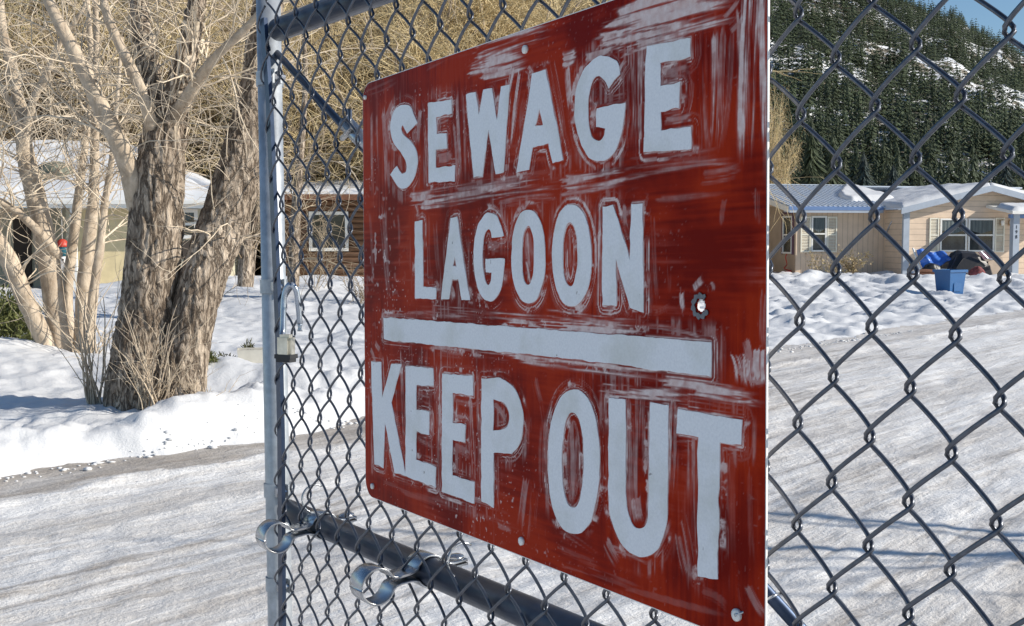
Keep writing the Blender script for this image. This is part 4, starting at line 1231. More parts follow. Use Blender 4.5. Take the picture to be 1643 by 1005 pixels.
# hanging ornament under the porch eave
y_ = fl.p(fl.a_of(100, ov + .1), ov + .1, 0)[1]
p = at(100, 390, y_)
t = thing("hanging_ornament", "red domed ornament with a teal band and pale tail hanging under the porch eave", "ornament", None, tuple(p))
th = np.linspace(0, math.pi / 2, 7)
mb = MB(); mb.tube([(0, 0, -.10 + .2 * math.sin(x)) for x in th], [.155 * math.cos(x) + .004 for x in th], 14); mb.build("dome", M['red'], t, True)
mb = MB(); mb.tube([(0, 0, -.10), (0, 0, -.13), (0, 0, -.33)], [.135, .135, .10], 14); mb.build("band", M['teal'], t, True)
mb = MB(); mb.tube([(0, 0, -.33), (0, 0, -.42), (.02, 0, -.55)], [.085, .10, .03], 10); mb.build("lower_bell", M['whitefab'], t, True)
for i in range(5):
    mb = MB(); mb.tube([(-.05 + .025 * i, -.03, -.48), (-.06 + .035 * i, -.03, -.62), (-.08 + .04 * i, -.02, -.74)], [.012, .014, .006], 5); mb.build("tail", M['whitefab'], t)
for dx, dz in ((-.03, -.375), (.04, -.42)):
    mb = MB(); mb.tube([(dx, -.095, dz), (dx, -.115, dz)], .028, 10); mb.build("spot", M['darkwall'], t)
mb = MB(); mb.tube([(0, 0, .09), (0, 0, ez - .1 - p[2])], .006, 5); mb.build("string", M['whitefab'], t)

# ---- brown house seen through the mesh
fb = Frame(at(600, 400, 36)[0], 36.0, 3.0)
hb = house(fb, "brown_house", "brown horizontally boarded house with a snow edged roof behind the gate mesh")
bz = 2.62; a0, a1 = fb.a_of(425, 0), fb.a_of(730, 0)
wa0, wa1 = fb.a_of(497, 0), fb.a_of(560, 0); wz0, wz1 = fb.z_of(403, -1, 0), fb.z_of(340, -1, 0)
z = .05
while z < bz - .1:
    segs = [(a0, a1)] if (z + .17 < wz0 or z > wz1) else [(a0, wa0 - .01), (wa1 + .01, a1)]
    for s0, s1 in segs:
        mb = MB(); mb.tube([(s0, 0, z + .085), ((s0 + s1) / 2, rgt.normal(0, .006), z + .085), (s1, 0, z + .085)], [.088, .088, .088], 10)
        mb.build("board", M['brownboard'], hb, True)
    z += .172
window(hb, wa0, wa1, wz0, wz1, -.06, M['white'], fw=.10, mid=False, curtain=False)
box_part(hb, "inner_wall", M['darkwall'], a0, a1, .1, .2, -.2, bz + .2)
w = MB(); slab(w, [(a0 - .3, -.7, bz), (a1 + .4, -.7, bz), (a1 + .4, 3.6, bz + .5), (a0 - .3, 3.6, bz + .5)], .12); w.build("roof", M['brownboard'], hb)
box_part(hb, "fascia", M['brownlog'], a0 - .32, a1 + .42, -.75, -.703, bz - .18, bz - .01)
roof_snow(hb, lambda s, t: np.stack([a0 - .3 + s * (a1 - a0 + .7), -.72 + t * 4.3, bz + .006 + t * .5], -1), 80, 30, .12, 98)

# ---- small plants and planter near the trunk
def leaf_clump(px, py, y, size, m, nm, lab, n=900, leaf=.03, cat="shrub", dz=0):
    c = ground_pt(px, py, y)
    t = thing(nm, lab, cat, None, (c[0], c[1], c[2] + dz))
    u = rgt.normal(0, 1, (n, 3)); u /= np.linalg.norm(u, axis=1, keepdims=True); rad = rgt.uniform(.35, 1, n) ** .6
    q = u * rad[:, None] * np.array(size); q[:, 2] = np.abs(q[:, 2])
    q *= (1 + .5 * (fbm(u[:, 0] * 2 + 3, u[:, 1] * 2, u[:, 2] * 2, 3, int(px)) - .5))[:, None]
    a = u + rgt.normal(0, .6, (n, 3)); a[:, 2] += .5; a /= np.linalg.norm(a, axis=1, keepdims=True)
    b_ = np.cross(a, rgt.normal(0, 1, (n, 3))); b_ /= np.linalg.norm(b_, axis=1, keepdims=True) + 1e-9
    V = np.stack([q, q + a * leaf + b_ * leaf * .22, q + a * leaf * 2.2, q + a * leaf - b_ * leaf * .22], 1).reshape(-1, 3)
    mesh_obj("foliage", V, np.arange(4 * n).reshape(-1, 4), M[m], t, False)["kind"] = "stuff"
    mb = MB()
    for k in range(5): mb.tube([(0, 0, -.08), tuple(rgt.normal(0, .3, 3) * np.array(size) + np.array([0, 0, size[2] * .5]))], [.012, .004], 5)
    mb.build("stem", M['bark'], t)
    return t
leaf_clump(10, 522, 14.5, (.5, .4, .62), 'juniper', "juniper_bush", "olive green juniper bush at the left edge behind the pale stems", 2600, .05)
leaf_clump(-30, 526, 15, (.5, .5, .8), 'juniper', "juniper_bush", "darker juniper bush cut by the left edge of the view", 2000, .05)
leaf_clump(330, 604, 10.2, (.10, .09, .10), 'juniper', "low_green_plant", "small round green tuft in the snow right of the leaning trunk", 500, .022)
leaf_clump(360, 582, 10.9, (.10, .08, .09), 'olive', "low_green_plant", "sparse green sprig in the snow left of the pale planter", 160, .025)
c = ground_pt(405, 584, 10.8)
t = thing("planter_box", "pale square planter half sunk in the snow beside the gate post", "planter", None, (c[0], c[1], c[2] + .01)); t.rotation_euler = (0, 0, R(12))
bin_shell(.12, .10, .135, .115, .13).build("box", M['planter'], t)
mb = MB(); mb.box((0, 0, .10), (.11, .09, .012)); mb.build("soil", M['soil'], t)
leaf_clump(398, 566, 10.95, (.055, .05, .20), 'olive', "dwarf_conifer", "small upright conifer standing behind the pale planter", 420, .025, "conifer", .04)
dry_shrub(578, 452, 23, .85, 14, "dark leafless shrub in the snow left of the sign", 'browntwig', None, .4)
dry_shrub(505, 446, 25, 1.5, 8, "thin bare shrub before the window of the brown house", 'browntwig', None, .35, tw=160)
dry_shrub(345, 470, 24, .9, 10, "thin bare bush on the snow before the yellow house", 'twig', None, .35, tw=120)

# ------------------------------------------------------------------ the gate
GO = np.array([0.20199, 0.82551, 1.60217]); G1 = np.array([0.520189, -0.853999, 0.009892]); G2 = np.array([0.008926, 0.017018, 0.999815]); GN = np.array([0.854010, 0.520005, -0.016475])
PIT, COL = 0.0718, 0.032391
# how the woven mesh sags and bulges away from a regular lattice, in mm along and up the gate
SAG = np.array([[4.428, 1.258], [-1.917, 1.108], [-17.87, -3.06], [14.666, -2.143], [-0.055, 2.679], [-4.085, 1.625], [2.405, 0.584], [17.393, -2.729], [2.314, 8.16], [-5.971, -0.183], [14.734, -0.978], [0.806, 3.219], [7.29, -1.632], [-15.347, -0.5], [-2.133, -1.161]]) / 1000

def gate(px, py, off=0.0):
    d = ray(px, py); t = ((GO + off * GN - CAM) @ GN) / (d @ GN)
    return CAM + d * t

def lattice(i, j, off):
    u = (np.clip(i, -31.5, 6) + 15) / 18; v = (np.clip(j, -1.6, 7) - 3) / 4.5
    B = np.stack([u ** a * v ** b for a in range(5) for b in range(5) if a + b <= 4], -1)
    dd = B @ SAG
    return GO + (i * COL + dd[..., 0])[..., None] * G1 + (-j * PIT + dd[..., 1])[..., None] * G2 + np.asarray(off)[..., None] * GN

gt = thing("chain_link_gate", "galvanised chain link gate with pipe frame carrying the red painted sign", "gate", None, tuple(gate(440, 1000)))
g0 = np.array(gt.location)
JT, JB = -2.55, 20.5
WR = .00165
for c in range(-32, 16):
    # wire c zigzags between node columns c and c+1
    per = np.arange(math.floor(JT) - 1, JB, 1 / 22.0)
    ph = per * 2 * math.pi + (math.pi if c % 2 else 0.0)          # node of column c at integer (even) or half (odd) rows
    k = .962
    tri = np.arcsin(k * np.cos(ph)) / math.asin(k)                # +1 at column c
    amp = .5 + .100
    ii = c + .5 - amp * tri
    dep = .0046 * np.tanh(1.3 * np.sin(ph)) / .862
    bow = .0012 * np.sin(2 * ph)
    top = JT + .15 * math.sin(c * 1.7)
    m_ = per >= top
    P = lattice(ii[m_], per[m_], dep[m_] + bow[m_] * 0)
    P = P + (.0011 * fbm(per[m_] * 1.3, np.full(m_.sum(), c * 3.1), None, 2, 7) - .0005)[:, None] * G1
    V, F = batch_tubes(P[None], np.full((1, len(P)), WR), 7)
    mesh_obj("wire", V - g0, F, M['wire'], gt)

def gtube(name, a, b, off, r, m, ext=(0, 0), sides=28):
    A = gate(*a, off); B = gate(*b, off); d = (B - A) / np.linalg.norm(B - A)
    A = A - d * ext[0]; B = B + d * ext[1]
    mb = MB(); mb.tube([A - g0, (A + B) / 2 - g0, B - g0], r, sides); o = mb.build(name, m, gt, True)
    return A, B
POFF = .0235
pA, pB = gtube("frame_post", (430.5, 0), (449.5, 1000), POFF, .0182, M['post'], (.22, .9))
gtube("top_rail", (452, 46), (600, -10), POFF, .0170, M['pipe'], (.012, 1.2))
gtube("middle_rail", (461, 819), (856, 987), POFF, .0165, M['pipe'], (.0, 1.1))
# truss rod with its tightener
tA, tB = gtube("truss_rod", (441, 82), (1262, 985), .030, .0052, M['pipe'], (.015, .2), 12)
mb = MB(); q = [gate(556, 198, .024), gate(575, 219, .024), gate(592, 236, .024)]
mb.tube([x - g0 for x in q], .0105, 10); mb.tube([gate(560, 178, .018) - g0, gate(566, 206, .012) - g0, gate(549, 222, .018) - g0], .004, 6)
mb.build("rod_tightener", M['clamp'], gt, True)
# flat tension bar threaded through the end of the mesh
mb = MB(); tb = [gate(423, 30, .001), gate(432, 160, .001), gate(439, 320, .001), gate(447, 520, .001), gate(451, 700, .001), gate(453, 1000, .001), gate(456, 1300, .001)]
for a, b in zip(tb[:-1], tb[1:]):
    s = G1 * .0085; d = GN * .0028
    mb.hexa([a - s - d - g0, a + s - d - g0, a + s + d - g0, a - s + d - g0, b - s - d - g0, b + s - d - g0, b + s + d - g0, b - s + d - g0])
mb.build("tension_bar", M['pipe'], gt)
# tension bands round the post
pdir = (pA - pB) / np.linalg.norm(pA - pB)
for py, px in ((128, 433), (460, 440), (786, 446), (936, 448.5)):
    c = gate(px, py, POFF); c = pB + pdir * ((c - pB) @ pdir)
    e1_ = G1 - pdir * (G1 @ pdir); e1_ /= np.linalg.norm(e1_); e2_ = np.cross(pdir, e1_)
    n = 30; V = []; F = []; hh = .0105
    for k in range(n + 1):
        th = R(-20) + (R(320)) * k / n
        for r_, z in ((.0184, -hh), (.0204, -hh), (.0204, hh), (.0184, hh)):
            V.append(c + (e1_ * math.cos(th) - GN * math.sin(th) * 1.0) * r_ + pdir * z - g0)
    for k in range(n):
        for a in range(4):
            F.append([k * 4 + a, k * 4 + (a + 1) % 4, (k + 1) * 4 + (a + 1) % 4, (k + 1) * 4 + a])
    F += [[0, 1, 2, 3], [n * 4 + 3, n * 4 + 2, n * 4 + 1, n * 4]]
    band = mesh_obj("tension_band", np.array(V), F, M['post'], gt, False)
    mb = MB()
    for off in (-.006, .006): mb.box(c + e1_ * .024 + GN * (off) - g0, (.009, .0015, hh), (e1_, GN, pdir))
    mb.build("band_tab", M['post'], band)
    mb = MB(); mb.tube([c + e1_ * .026 - GN * .011 - g0, c + e1_ * .026 + GN * .014 - g0], .004, 8); mb.tube([c + e1_ * .026 - GN * .0125 - g0, c + e1_ * .026 - GN * .0078 - g0], .0075, 6)
    mb.build("bolt", M['clamp'], band)
# wire ties on the middle rail
for px, py in ((742, 900), (505, 800)):
    c = gate(px, py, POFF); mb = MB()
    n = 18; pts = [c + (G2 * math.cos(x) - GN * math.sin(x)) * .0195 + G1 * (.004 * x / 3) - g0 for x in np.linspace(-.6, 3.4, n)]
    mb.tube(pts, .0016, 6); mb.build("wire_tie", M['clamp'], gt, True)

# ------------------------------------------------------------------ pipe clamps on the middle rail
rA, rB = gate(461, 819, POFF), gate(856, 987, POFF); rdir = (rB - rA) / np.linalg.norm(rB - rA)
def clamp(px_rail, py_rail, label):
    c = gate(px_rail, py_rail, POFF); c = rA + rdir * ((c - rA) @ rdir)
    out = -GN - rdir * (-GN @ rdir); out /= np.linalg.norm(out)
    up = np.cross(rdir, out); up = up if up[2] > 0 else -up
    out, up = out * math.cos(R(7)) - up * math.sin(R(7)), up * math.cos(R(7)) + out * math.sin(R(7))
    t = thing("pipe_clamp", label, "clamp", "loop clamps on the middle rail", tuple(c))
    hw = .0165; th_ = .0024
    for sgn, nm in ((1, "upper_strap"), (-1, "lower_strap")):
        pr = []
        pr += [(-.047, .0022), (-.030, .0022), (-.0215, .0035)]
        pr += [(.0185 * math.cos(x), .0185 * math.sin(x)) for x in np.linspace(R(160), R(22), 13)]
        pr += [(.0225, .0050), (.028, .0042), (.040, .0040), (.046, .0052)]
        cx_, rr_ = .0680, .0200
        pr += [(cx_ + rr_ * math.cos(x), rr_ * math.sin(x)) for x in np.linspace(R(158), R(0), 18)]
        if sgn < 0: pr = [(a, -b) for a, b in pr]
        pr = np.array(pr); n = len(pr)
        tg = np.gradient(pr, axis=0); tg /= np.linalg.norm(tg, axis=1)[:, None]; nm2 = np.stack([-tg[:, 1], tg[:, 0]], 1)
        V = []; F = []
        for k in range(n):
            for s_, w_ in ((-1, -hw), (1, -hw), (1, hw), (-1, hw)):
                q = pr[k] + nm2[k] * th_ * .5 * s_
                V.append(out * q[0] + up * q[1] + rdir * w_)
        for k in range(n - 1):
            for a in range(4): F.append([k * 4 + a, k * 4 + (a + 1) % 4, (k + 1) * 4 + (a + 1) % 4, (k + 1) * 4 + a])
        F += [[0, 1, 2, 3], [n * 4 - 1, n * 4 - 2, n * 4 - 3, n * 4 - 4]]
        o = mesh_obj(nm, np.array(V), F, M['clamp'], t, True)
        md = o.modifiers.new("edge", 'BEVEL'); md.width = .0004; md.segments = 2; md.limit_method = 'ANGLE'
    mb = MB(); b0_ = out * -.039
    mb.tube([b0_ + up * z for z in (.0034, .0056, .0074, .0080)], [.0115, .0110, .007, .002], 18)
    mb.build("bolt_head", M['clamp'], t, True)
    mb = MB(); mb.tube([b0_ - up * .016, b0_ + up * .003], .0042, 10); mb.tube([b0_ - up * .010, b0_ - up * .0035], .0085, 6); mb.build("bolt_nut", M['clamp'], t)
    return t
clamp(515, 843, "shiny zinc loop clamp on the middle rail overlapping the gate post")
clamp(683, 913, "shiny zinc loop clamp on the middle rail under the sign's left corner")

# ------------------------------------------------------------------ open padlock
pc = gate(459, 557, -.030)
t = thing("padlock", "open silver padlock hooked on the gate beside the post", "padlock", None, tuple(pc))
ax = (G1 * .8 + GN * .6); ax -= G2 * (ax @ G2); ax /= np.linalg.norm(ax); ay = np.cross(G2, ax)
bm = bmesh.new(); bmesh.ops.create_cube(bm, size=1.0)
for v_ in bm.verts:
    x, y, z = v_.co; q = ax * x * .0225 + ay * y * .017 + G2 * (z * .034); v_.co = q
bmesh.ops.bevel(bm, geom=[e for e in bm.edges], offset=.004, segments=2, affect='EDGES')
me = bpy.data.meshes.new("body"); bm.to_mesh(me); bm.free(); me.materials.append(M['lock']); link(bpy.data.objects.new("body", me), t)
mb = MB(); mb.box(-G2 * .0125, (.0124, .0096, .0028), (ax, ay, G2)); mb.box(-G2 * .0175, (.0106, .0080, .0028), (ax, ay, G2)); mb.build("bumper", M['blackrubber'], t)
mb = MB(); mb.tube([-G2 * .0165, -G2 * .0208], .0055, 10); mb.build("keyway", M['lock'], t)
top = gate(464, 460, -.014) - pc
lg = np.array(gate(453, 535, -.030) - pc)
s0 = lg - G2 * .004; fe = gate(481, 520, -.004) - pc
pts = spline([s0, s0 * .6 + top * .4 + (lg - top) * .25 - G1 * .002, gate(456, 476, -.024) - pc, gate(465, 457, -.018) - pc, gate(475, 466, -.010) - pc, gate(479, 495, -.006) - pc, fe], 44)
mb = MB(); mb.tube(pts, .0040, 12); mb.build("shackle", M['shackle'], t, True)
mb = MB(); mb.tube([fe + G2 * .004, fe - G2 * .004, fe - G2 * .007, fe - G2 * .010], [.0040, .0028, .0028, .0040], 10); mb.build("shackle_tip", M['shackle'], t, True)

# ------------------------------------------------------------------ the sign
SC = np.array([[-0.17711, 1.42738, 1.62716], [0.17797, 0.83264, 1.64746], [0.17957, 0.8168, 1.15542], [-0.17551, 1.41154, 1.13512]])
so_ = SC[3]; su = SC[2] - SC[3]; SW = np.linalg.norm(su); su /= SW
sv_ = SC[0] - SC[3]; sv_ -= su * (sv_ @ su); SH = np.linalg.norm(sv_); sv_ /= SH; sn = np.cross(su, sv_)
if sn @ (CAM - so_) < 0: sn = -sn
def on_sign(px, py):
    d = ray(px, py); t_ = ((so_ - CAM) @ sn) / (d @ sn); p = CAM + d * t_ - so_
    return np.array([p @ su, p @ sv_])
sign = thing("warning_sign", "hand painted red sign reading SEWAGE LAGOON KEEP OUT in white letters", "sign", None, tuple(so_))
sign.matrix_world = Matrix(((*[su[0], sv_[0], sn[0]], so_[0]), (*[su[1], sv_[1], sn[1]], so_[1]), (*[su[2], sv_[2], sn[2]], so_[2]), (0, 0, 0, 1)))

def A_(l, x0, y0, s): return [(x0 + p[0] / s, y0 + p[1] / s) + tuple(p[2:]) for p in l]
def fA(l): return A_(l, 570, 0, 3.141)
def fB(l): return A_(l, 900, 0, 3.14)
def fC(l): return A_(l, 570, 300, 3.141)
def fD(l): return A_(l, 900, 300, 3.14)
def fE(l): return A_(l, 570, 560, 3.141)
def fF(l): return A_(l, 900, 600, 2.483)
def ell(cx, cy, rx, ry, n=44, p=2.2, sk=0.0):
    o = []
    for i in range(n):
        a = 2 * math.pi * i / n; c, s = math.cos(a), math.sin(a)
        x = math.copysign(abs(c) ** (2 / p), c) * rx; y = math.copysign(abs(s) ** (2 / p), s) * ry
        o.append((cx + x + sk * y, cy + y))
    return o
def rnd(l):
    "corner cutting on the points not marked as corners"
    for _ in range(2):
        o = []; n = len(l)
        for i in range(n):
            p, q = l[i], l[(i + 1) % n]
            pc_, qc = len(p) > 2, len(q) > 2
            if pc_: o.append(p)
            if not (pc_ and qc):
                if not pc_: o.append((p[0] * .75 + q[0] * .25, p[1] * .75 + q[1] * .25))
                if not qc: o.append((p[0] * .25 + q[0] * .75, p[1] * .25 + q[1] * .75))
        l = o
    return [p[:2] for p in l]
LET = [
    ("S", [rnd(fA([(200, 562), (225, 535), (260, 525), (288, 540), (303, 575), (321, 622, 1), (270, 674, 1), (256, 648), (246, 630), (238, 645), (243, 668), (255, 684), (285, 706), (306, 738), (320, 780), (322, 830), (313, 880), (296, 920), (270, 945), (245, 955), (222, 940), (200, 905), (183, 880, 1), (218, 838, 1), (232, 868), (247, 880), (262, 873), (269, 850), (266, 822), (255, 796), (237, 768), (213, 742), (194, 708), (185, 665), (187, 610)]))]),
    ("E", [fA([(375, 522), (492, 500), (496, 575), (416, 590), (419, 678), (468, 670), (470, 745), (414, 756), (414, 848), (512, 836), (508, 914), (378, 922)])]),
    ("W", [fA([(567, 478), (616, 466), (633, 580), (655, 455), (697, 447), (722, 610), (742, 436), (788, 425), (757, 872), (718, 879), (680, 655), (648, 890), (605, 896)])]),
    ("A", [fA([(903, 372), (968, 352), (1059, 806), (1003, 823), (981, 724), (903, 742), (886, 857), (821, 867)]), fA([(936, 552), (958, 632), (915, 641)])]),
    ("G", [rnd(fB([(248, 447, 1), (306, 375, 1), (302, 335), (285, 303), (250, 285), (205, 283), (155, 312), (113, 370), (86, 450), (76, 550), (85, 640), (108, 725), (140, 778), (178, 810), (218, 818), (260, 792), (295, 745), (318, 670), (328, 590), (334, 520, 1), (190, 548, 1), (187, 642, 1), (235, 648, 1), (229, 690), (205, 712), (175, 703), (157, 665), (148, 600), (147, 520), (152, 460), (168, 410), (190, 388), (220, 392), (238, 420)]))]),
    ("E", [fB([(440, 240), (662, 190), (662, 292), (512, 320), (511, 432), (613, 416), (605, 545), (512, 562), (512, 662), (668, 640), (668, 752), (428, 772)])]),
    ("L", [fC([(308, 175), (347, 170), (350, 502), (416, 506), (414, 568), (310, 562)])]),
    ("A", [fC([(488, 160), (522, 152), (586, 573), (545, 570), (527, 466), (496, 466), (482, 566), (441, 565)]), fC([(509, 352), (517, 402), (499, 400)])]),
    ("G", [rnd(fC([(697, 256, 1), (757, 250, 1), (742, 185), (717, 140), (685, 125), (655, 140), (625, 190), (610, 270), (605, 360), (612, 450), (630, 525), (655, 568), (685, 582), (715, 570), (740, 530), (755, 460), (761, 362, 1), (667, 362, 1), (667, 428, 1), (698, 428, 1), (693, 480), (680, 497), (665, 480), (655, 430), (650, 350), (655, 270), (665, 225), (680, 208), (692, 225)]))]),
    ("O", [fC(ell(882, 352, 85, 237)), fC(ell(880, 347, 31, 146))]),
    ("O", [ell(920.4, 410, 31.4, 81.5), ell(917.5, 409, 12.0, 51)]),
    ("N", [fD([(220, 100), (275, 94), (357, 370), (365, 86), (423, 79), (425, 634), (356, 606), (287, 362), (289, 599), (218, 597)])]),
    ("", [[(617.8, 509.5), (760, 520), (909, 530.8), (1030, 540), (1144, 549), (1144, 604.5), (1030, 590), (909, 575), (760, 560), (618.4, 545)]]),
    ("K", [fE([(87, 62), (137, 68), (144, 246), (188, 78), (241, 78), (190, 270), (263, 641), (205, 622), (158, 368), (149, 600), (104, 582)])]),
    ("E", [fE([(262, 85), (402, 97), (402, 187), (315, 185), (315, 308), (382, 315), (381, 435), (315, 416), (315, 558), (415, 592), (413, 697), (262, 640)])]),
    ("E", [fE([(445, 125), (602, 135), (604, 240), (500, 220), (500, 368), (563, 380), (562, 470), (498, 460), (498, 634), (608, 668), (608, 777), (445, 718)])]),
    ("P", [rnd(fE([(645, 149, 1), (742, 149, 1), (800, 180), (838, 255), (858, 340), (853, 425), (830, 492), (798, 526, 1), (706, 522, 1), (706, 800, 1), (645, 767, 1)])), rnd(fE([(705, 253, 1), (742, 258), (780, 298), (788, 360), (770, 402), (704, 412, 1)]))]),
    ("O", [ell(923.7, 740.8, 41.6, 116.5, 48), ell(922, 738.5, 17.6, 76, 44)]),
    ("U", [rnd(fF([(200, 97, 1), (265, 100, 1), (265, 500), (277, 575), (297, 610), (322, 622), (345, 606), (358, 550), (363, 115, 1), (435, 122, 1), (436, 540), (425, 625), (400, 690), (370, 722), (335, 735), (290, 715), (250, 680), (215, 610), (195, 520)]))]),
    ("T", [fF([(475, 140), (731, 181), (728, 284), (640, 272), (632, 819), (553, 803), (555, 252), (469, 238)])]),
]
LUV = [(n, [np.array([on_sign(x, y) for x, y in loop]) for loop in loops]) for n, loops in LET]

# painted face: a fine sheet whose paint thickness is worked out stroke by stroke
NU, NV = 690, 470
gu = np.linspace(0, SW, NU); gv = np.linspace(0, SH, NV)
UU, VV = np.meshgrid(gu, gv, indexing='ij')
RC = .021; INS = .0008
qx = np.abs(UU - SW / 2) - (SW / 2 - RC); qy = np.abs(VV - SH / 2) - (SH / 2 - RC)
in_c = (qx > 0) & (qy > 0)
rl = np.sqrt(qx ** 2 + qy ** 2)
lim = np.where(in_c & (rl > RC - INS), (RC - INS) / np.maximum(rl, 1e-9), 1)
PU = np.where(in_c, SW / 2 + np.sign(UU - SW / 2) * (SW / 2 - RC + qx * lim), np.clip(UU, INS, SW - INS))
PV = np.where(in_c, SH / 2 + np.sign(VV - SH / 2) * (SH / 2 - RC + qy * lim), np.clip(VV, INS, SH - INS))

inside = np.zeros(UU.shape, bool)
for _, loops in LUV:
    for lp in loops:
        lo, hi = lp.min(0), lp.max(0)
        i0, i1 = np.searchsorted(gu, [lo[0], hi[0]]); j0, j1 = np.searchsorted(gv, [lo[1], hi[1]])
        X = UU[i0:i1, j0:j1]; Y = VV[i0:i1, j0:j1]; c = np.zeros(X.shape, bool)
        for (ax_, ay_), (bx_, by_) in zip(lp, np.roll(lp, -1, 0)):
            if ay_ == by_: continue
            c ^= ((ay_ > Y) != (by_ > Y)) & (X < (bx_ - ax_) * (Y - ay_) / (by_ - ay_) + ax_)
        inside[i0:i1, j0:j1] ^= c
du, dv = gu[1] - gu[0], gv[1] - gv[0]; dg = math.hypot(du, dv)
D = np.where(inside, 0, 1.0)
for _ in range(16):
    for ax_, st, c in ((0, 1, du), (0, -1, du), (1, 1, dv), (1, -1, dv)): D = np.minimum(D, np.roll(D, st, ax_) + c)
    for s1 in (1, -1):
        for s2 in (1, -1): D = np.minimum(D, np.roll(np.roll(D, s1, 0), s2, 1) + dg)
W_ = np.zeros(UU.shape); HT = np.zeros(UU.shape)
big_n = fbm(UU * 14, VV * 14, None, 4, 101); fine = fbm(UU * 160, VV * 160, None, 3, 102)
# strokes that follow the letter outlines
contour = np.clip(fbm(D * 900, big_n * 7 + UU * 9, VV * 9, 3, 103) - .50, 0, 1) * 3.2
halo = (1 - sm(.005, .015, D)) * sm(.0002, .0012, D) * sm(.36, .56, fbm(UU * 22, VV * 22, None, 3, 104))
W_ = np.maximum(W_, halo * contour * 1.5)
scrib = np.clip(fbm(UU * 120 + 3 * fine, VV * 120, None, 4, 117) - .50, 0, 1) * 5.5 * (1 - sm(.006, .011, D)) * sm(.0008, .002, D) * sm(.45, .62, fbm(UU * 26, VV * 26, None, 3, 118))
W_ = np.maximum(W_, np.clip(scrib, 0, .8))
band = (1 - sm(.010, .020, D)) * sm(.002, .005, D) * np.clip(fbm(UU * 260, VV * 14, None, 4, 119) - .50, 0, 1) * 4.0 * sm(.42, .6, fbm(UU * 12, VV * 12, None, 2, 120))
W_ = np.maximum(W_, np.clip(band, 0, .5))
thin_rim = np.exp(-((D - .0011) / .0009) ** 2) * sm(.46, .6, fbm(UU * 30, VV * 30, None, 3, 111)) * .85
W_ = np.maximum(W_, thin_rim * (D > 0))
HT += (1 - sm(.001, .004, D)) * (D > 0) * fbm(D * 700, UU * 30, VV * 30, 2, 105) * .00025
def stroke(x0, y0, x1, y1, wid, strength, seed, curve=0.0, taper_=.25, dens=1.0):
    "one pull of a nearly dry brush between two points seen on the sign; wid in metres"
    a, b = on_sign(x0, y0), on_sign(x1, y1); L = np.linalg.norm(b - a); t = (b - a) / L; nn = np.array([-t[1], t[0]])
    lo = np.minimum(a, b) - wid - .1 * L; hi = np.maximum(a, b) + wid + .1 * L
    i0, i1 = np.searchsorted(gu, [lo[0], hi[0]]); j0, j1 = np.searchsorted(gv, [lo[1], hi[1]])
    if i1 - i0 < 2 or j1 - j0 < 2: return
    dx, dy = UU[i0:i1, j0:j1] - a[0], VV[i0:i1, j0:j1] - a[1]
    s = (dx * t[0] + dy * t[1]) / L; r = dx * nn[0] + dy * nn[1] - curve * 4 * s * (1 - s)
    jag = (fbm(r * 500, r * 0 + seed, None, 2, seed) - .5)
    end = sm(-.02 + jag * .2, .03 + jag * .2, s) * (1 - sm(1 - taper_ + jag * .5, 1.02 + jag * .2, s))
    across = 1 - sm(.38, .5, np.abs(r) / wid + jag * .1)
    br = .6 * fbm(r * 380, s * L * 9 + seed, None, 3, seed + 1) + .4 * fbm(r * 900, s * L * 16 + seed, None, 2, seed + 4)
    br2 = fbm(r * 150, s * L * 12, None, 3, seed + 2)
    w = end * across * np.clip((br - .46) * 5.0 * dens + (br2 - .45) * 3.2 + .30, 0, 1) * strength
    W_[i0:i1, j0:j1] = np.maximum(W_[i0:i1, j0:j1], w); HT[i0:i1, j0:j1] += end * across * (br - .5) * .00034
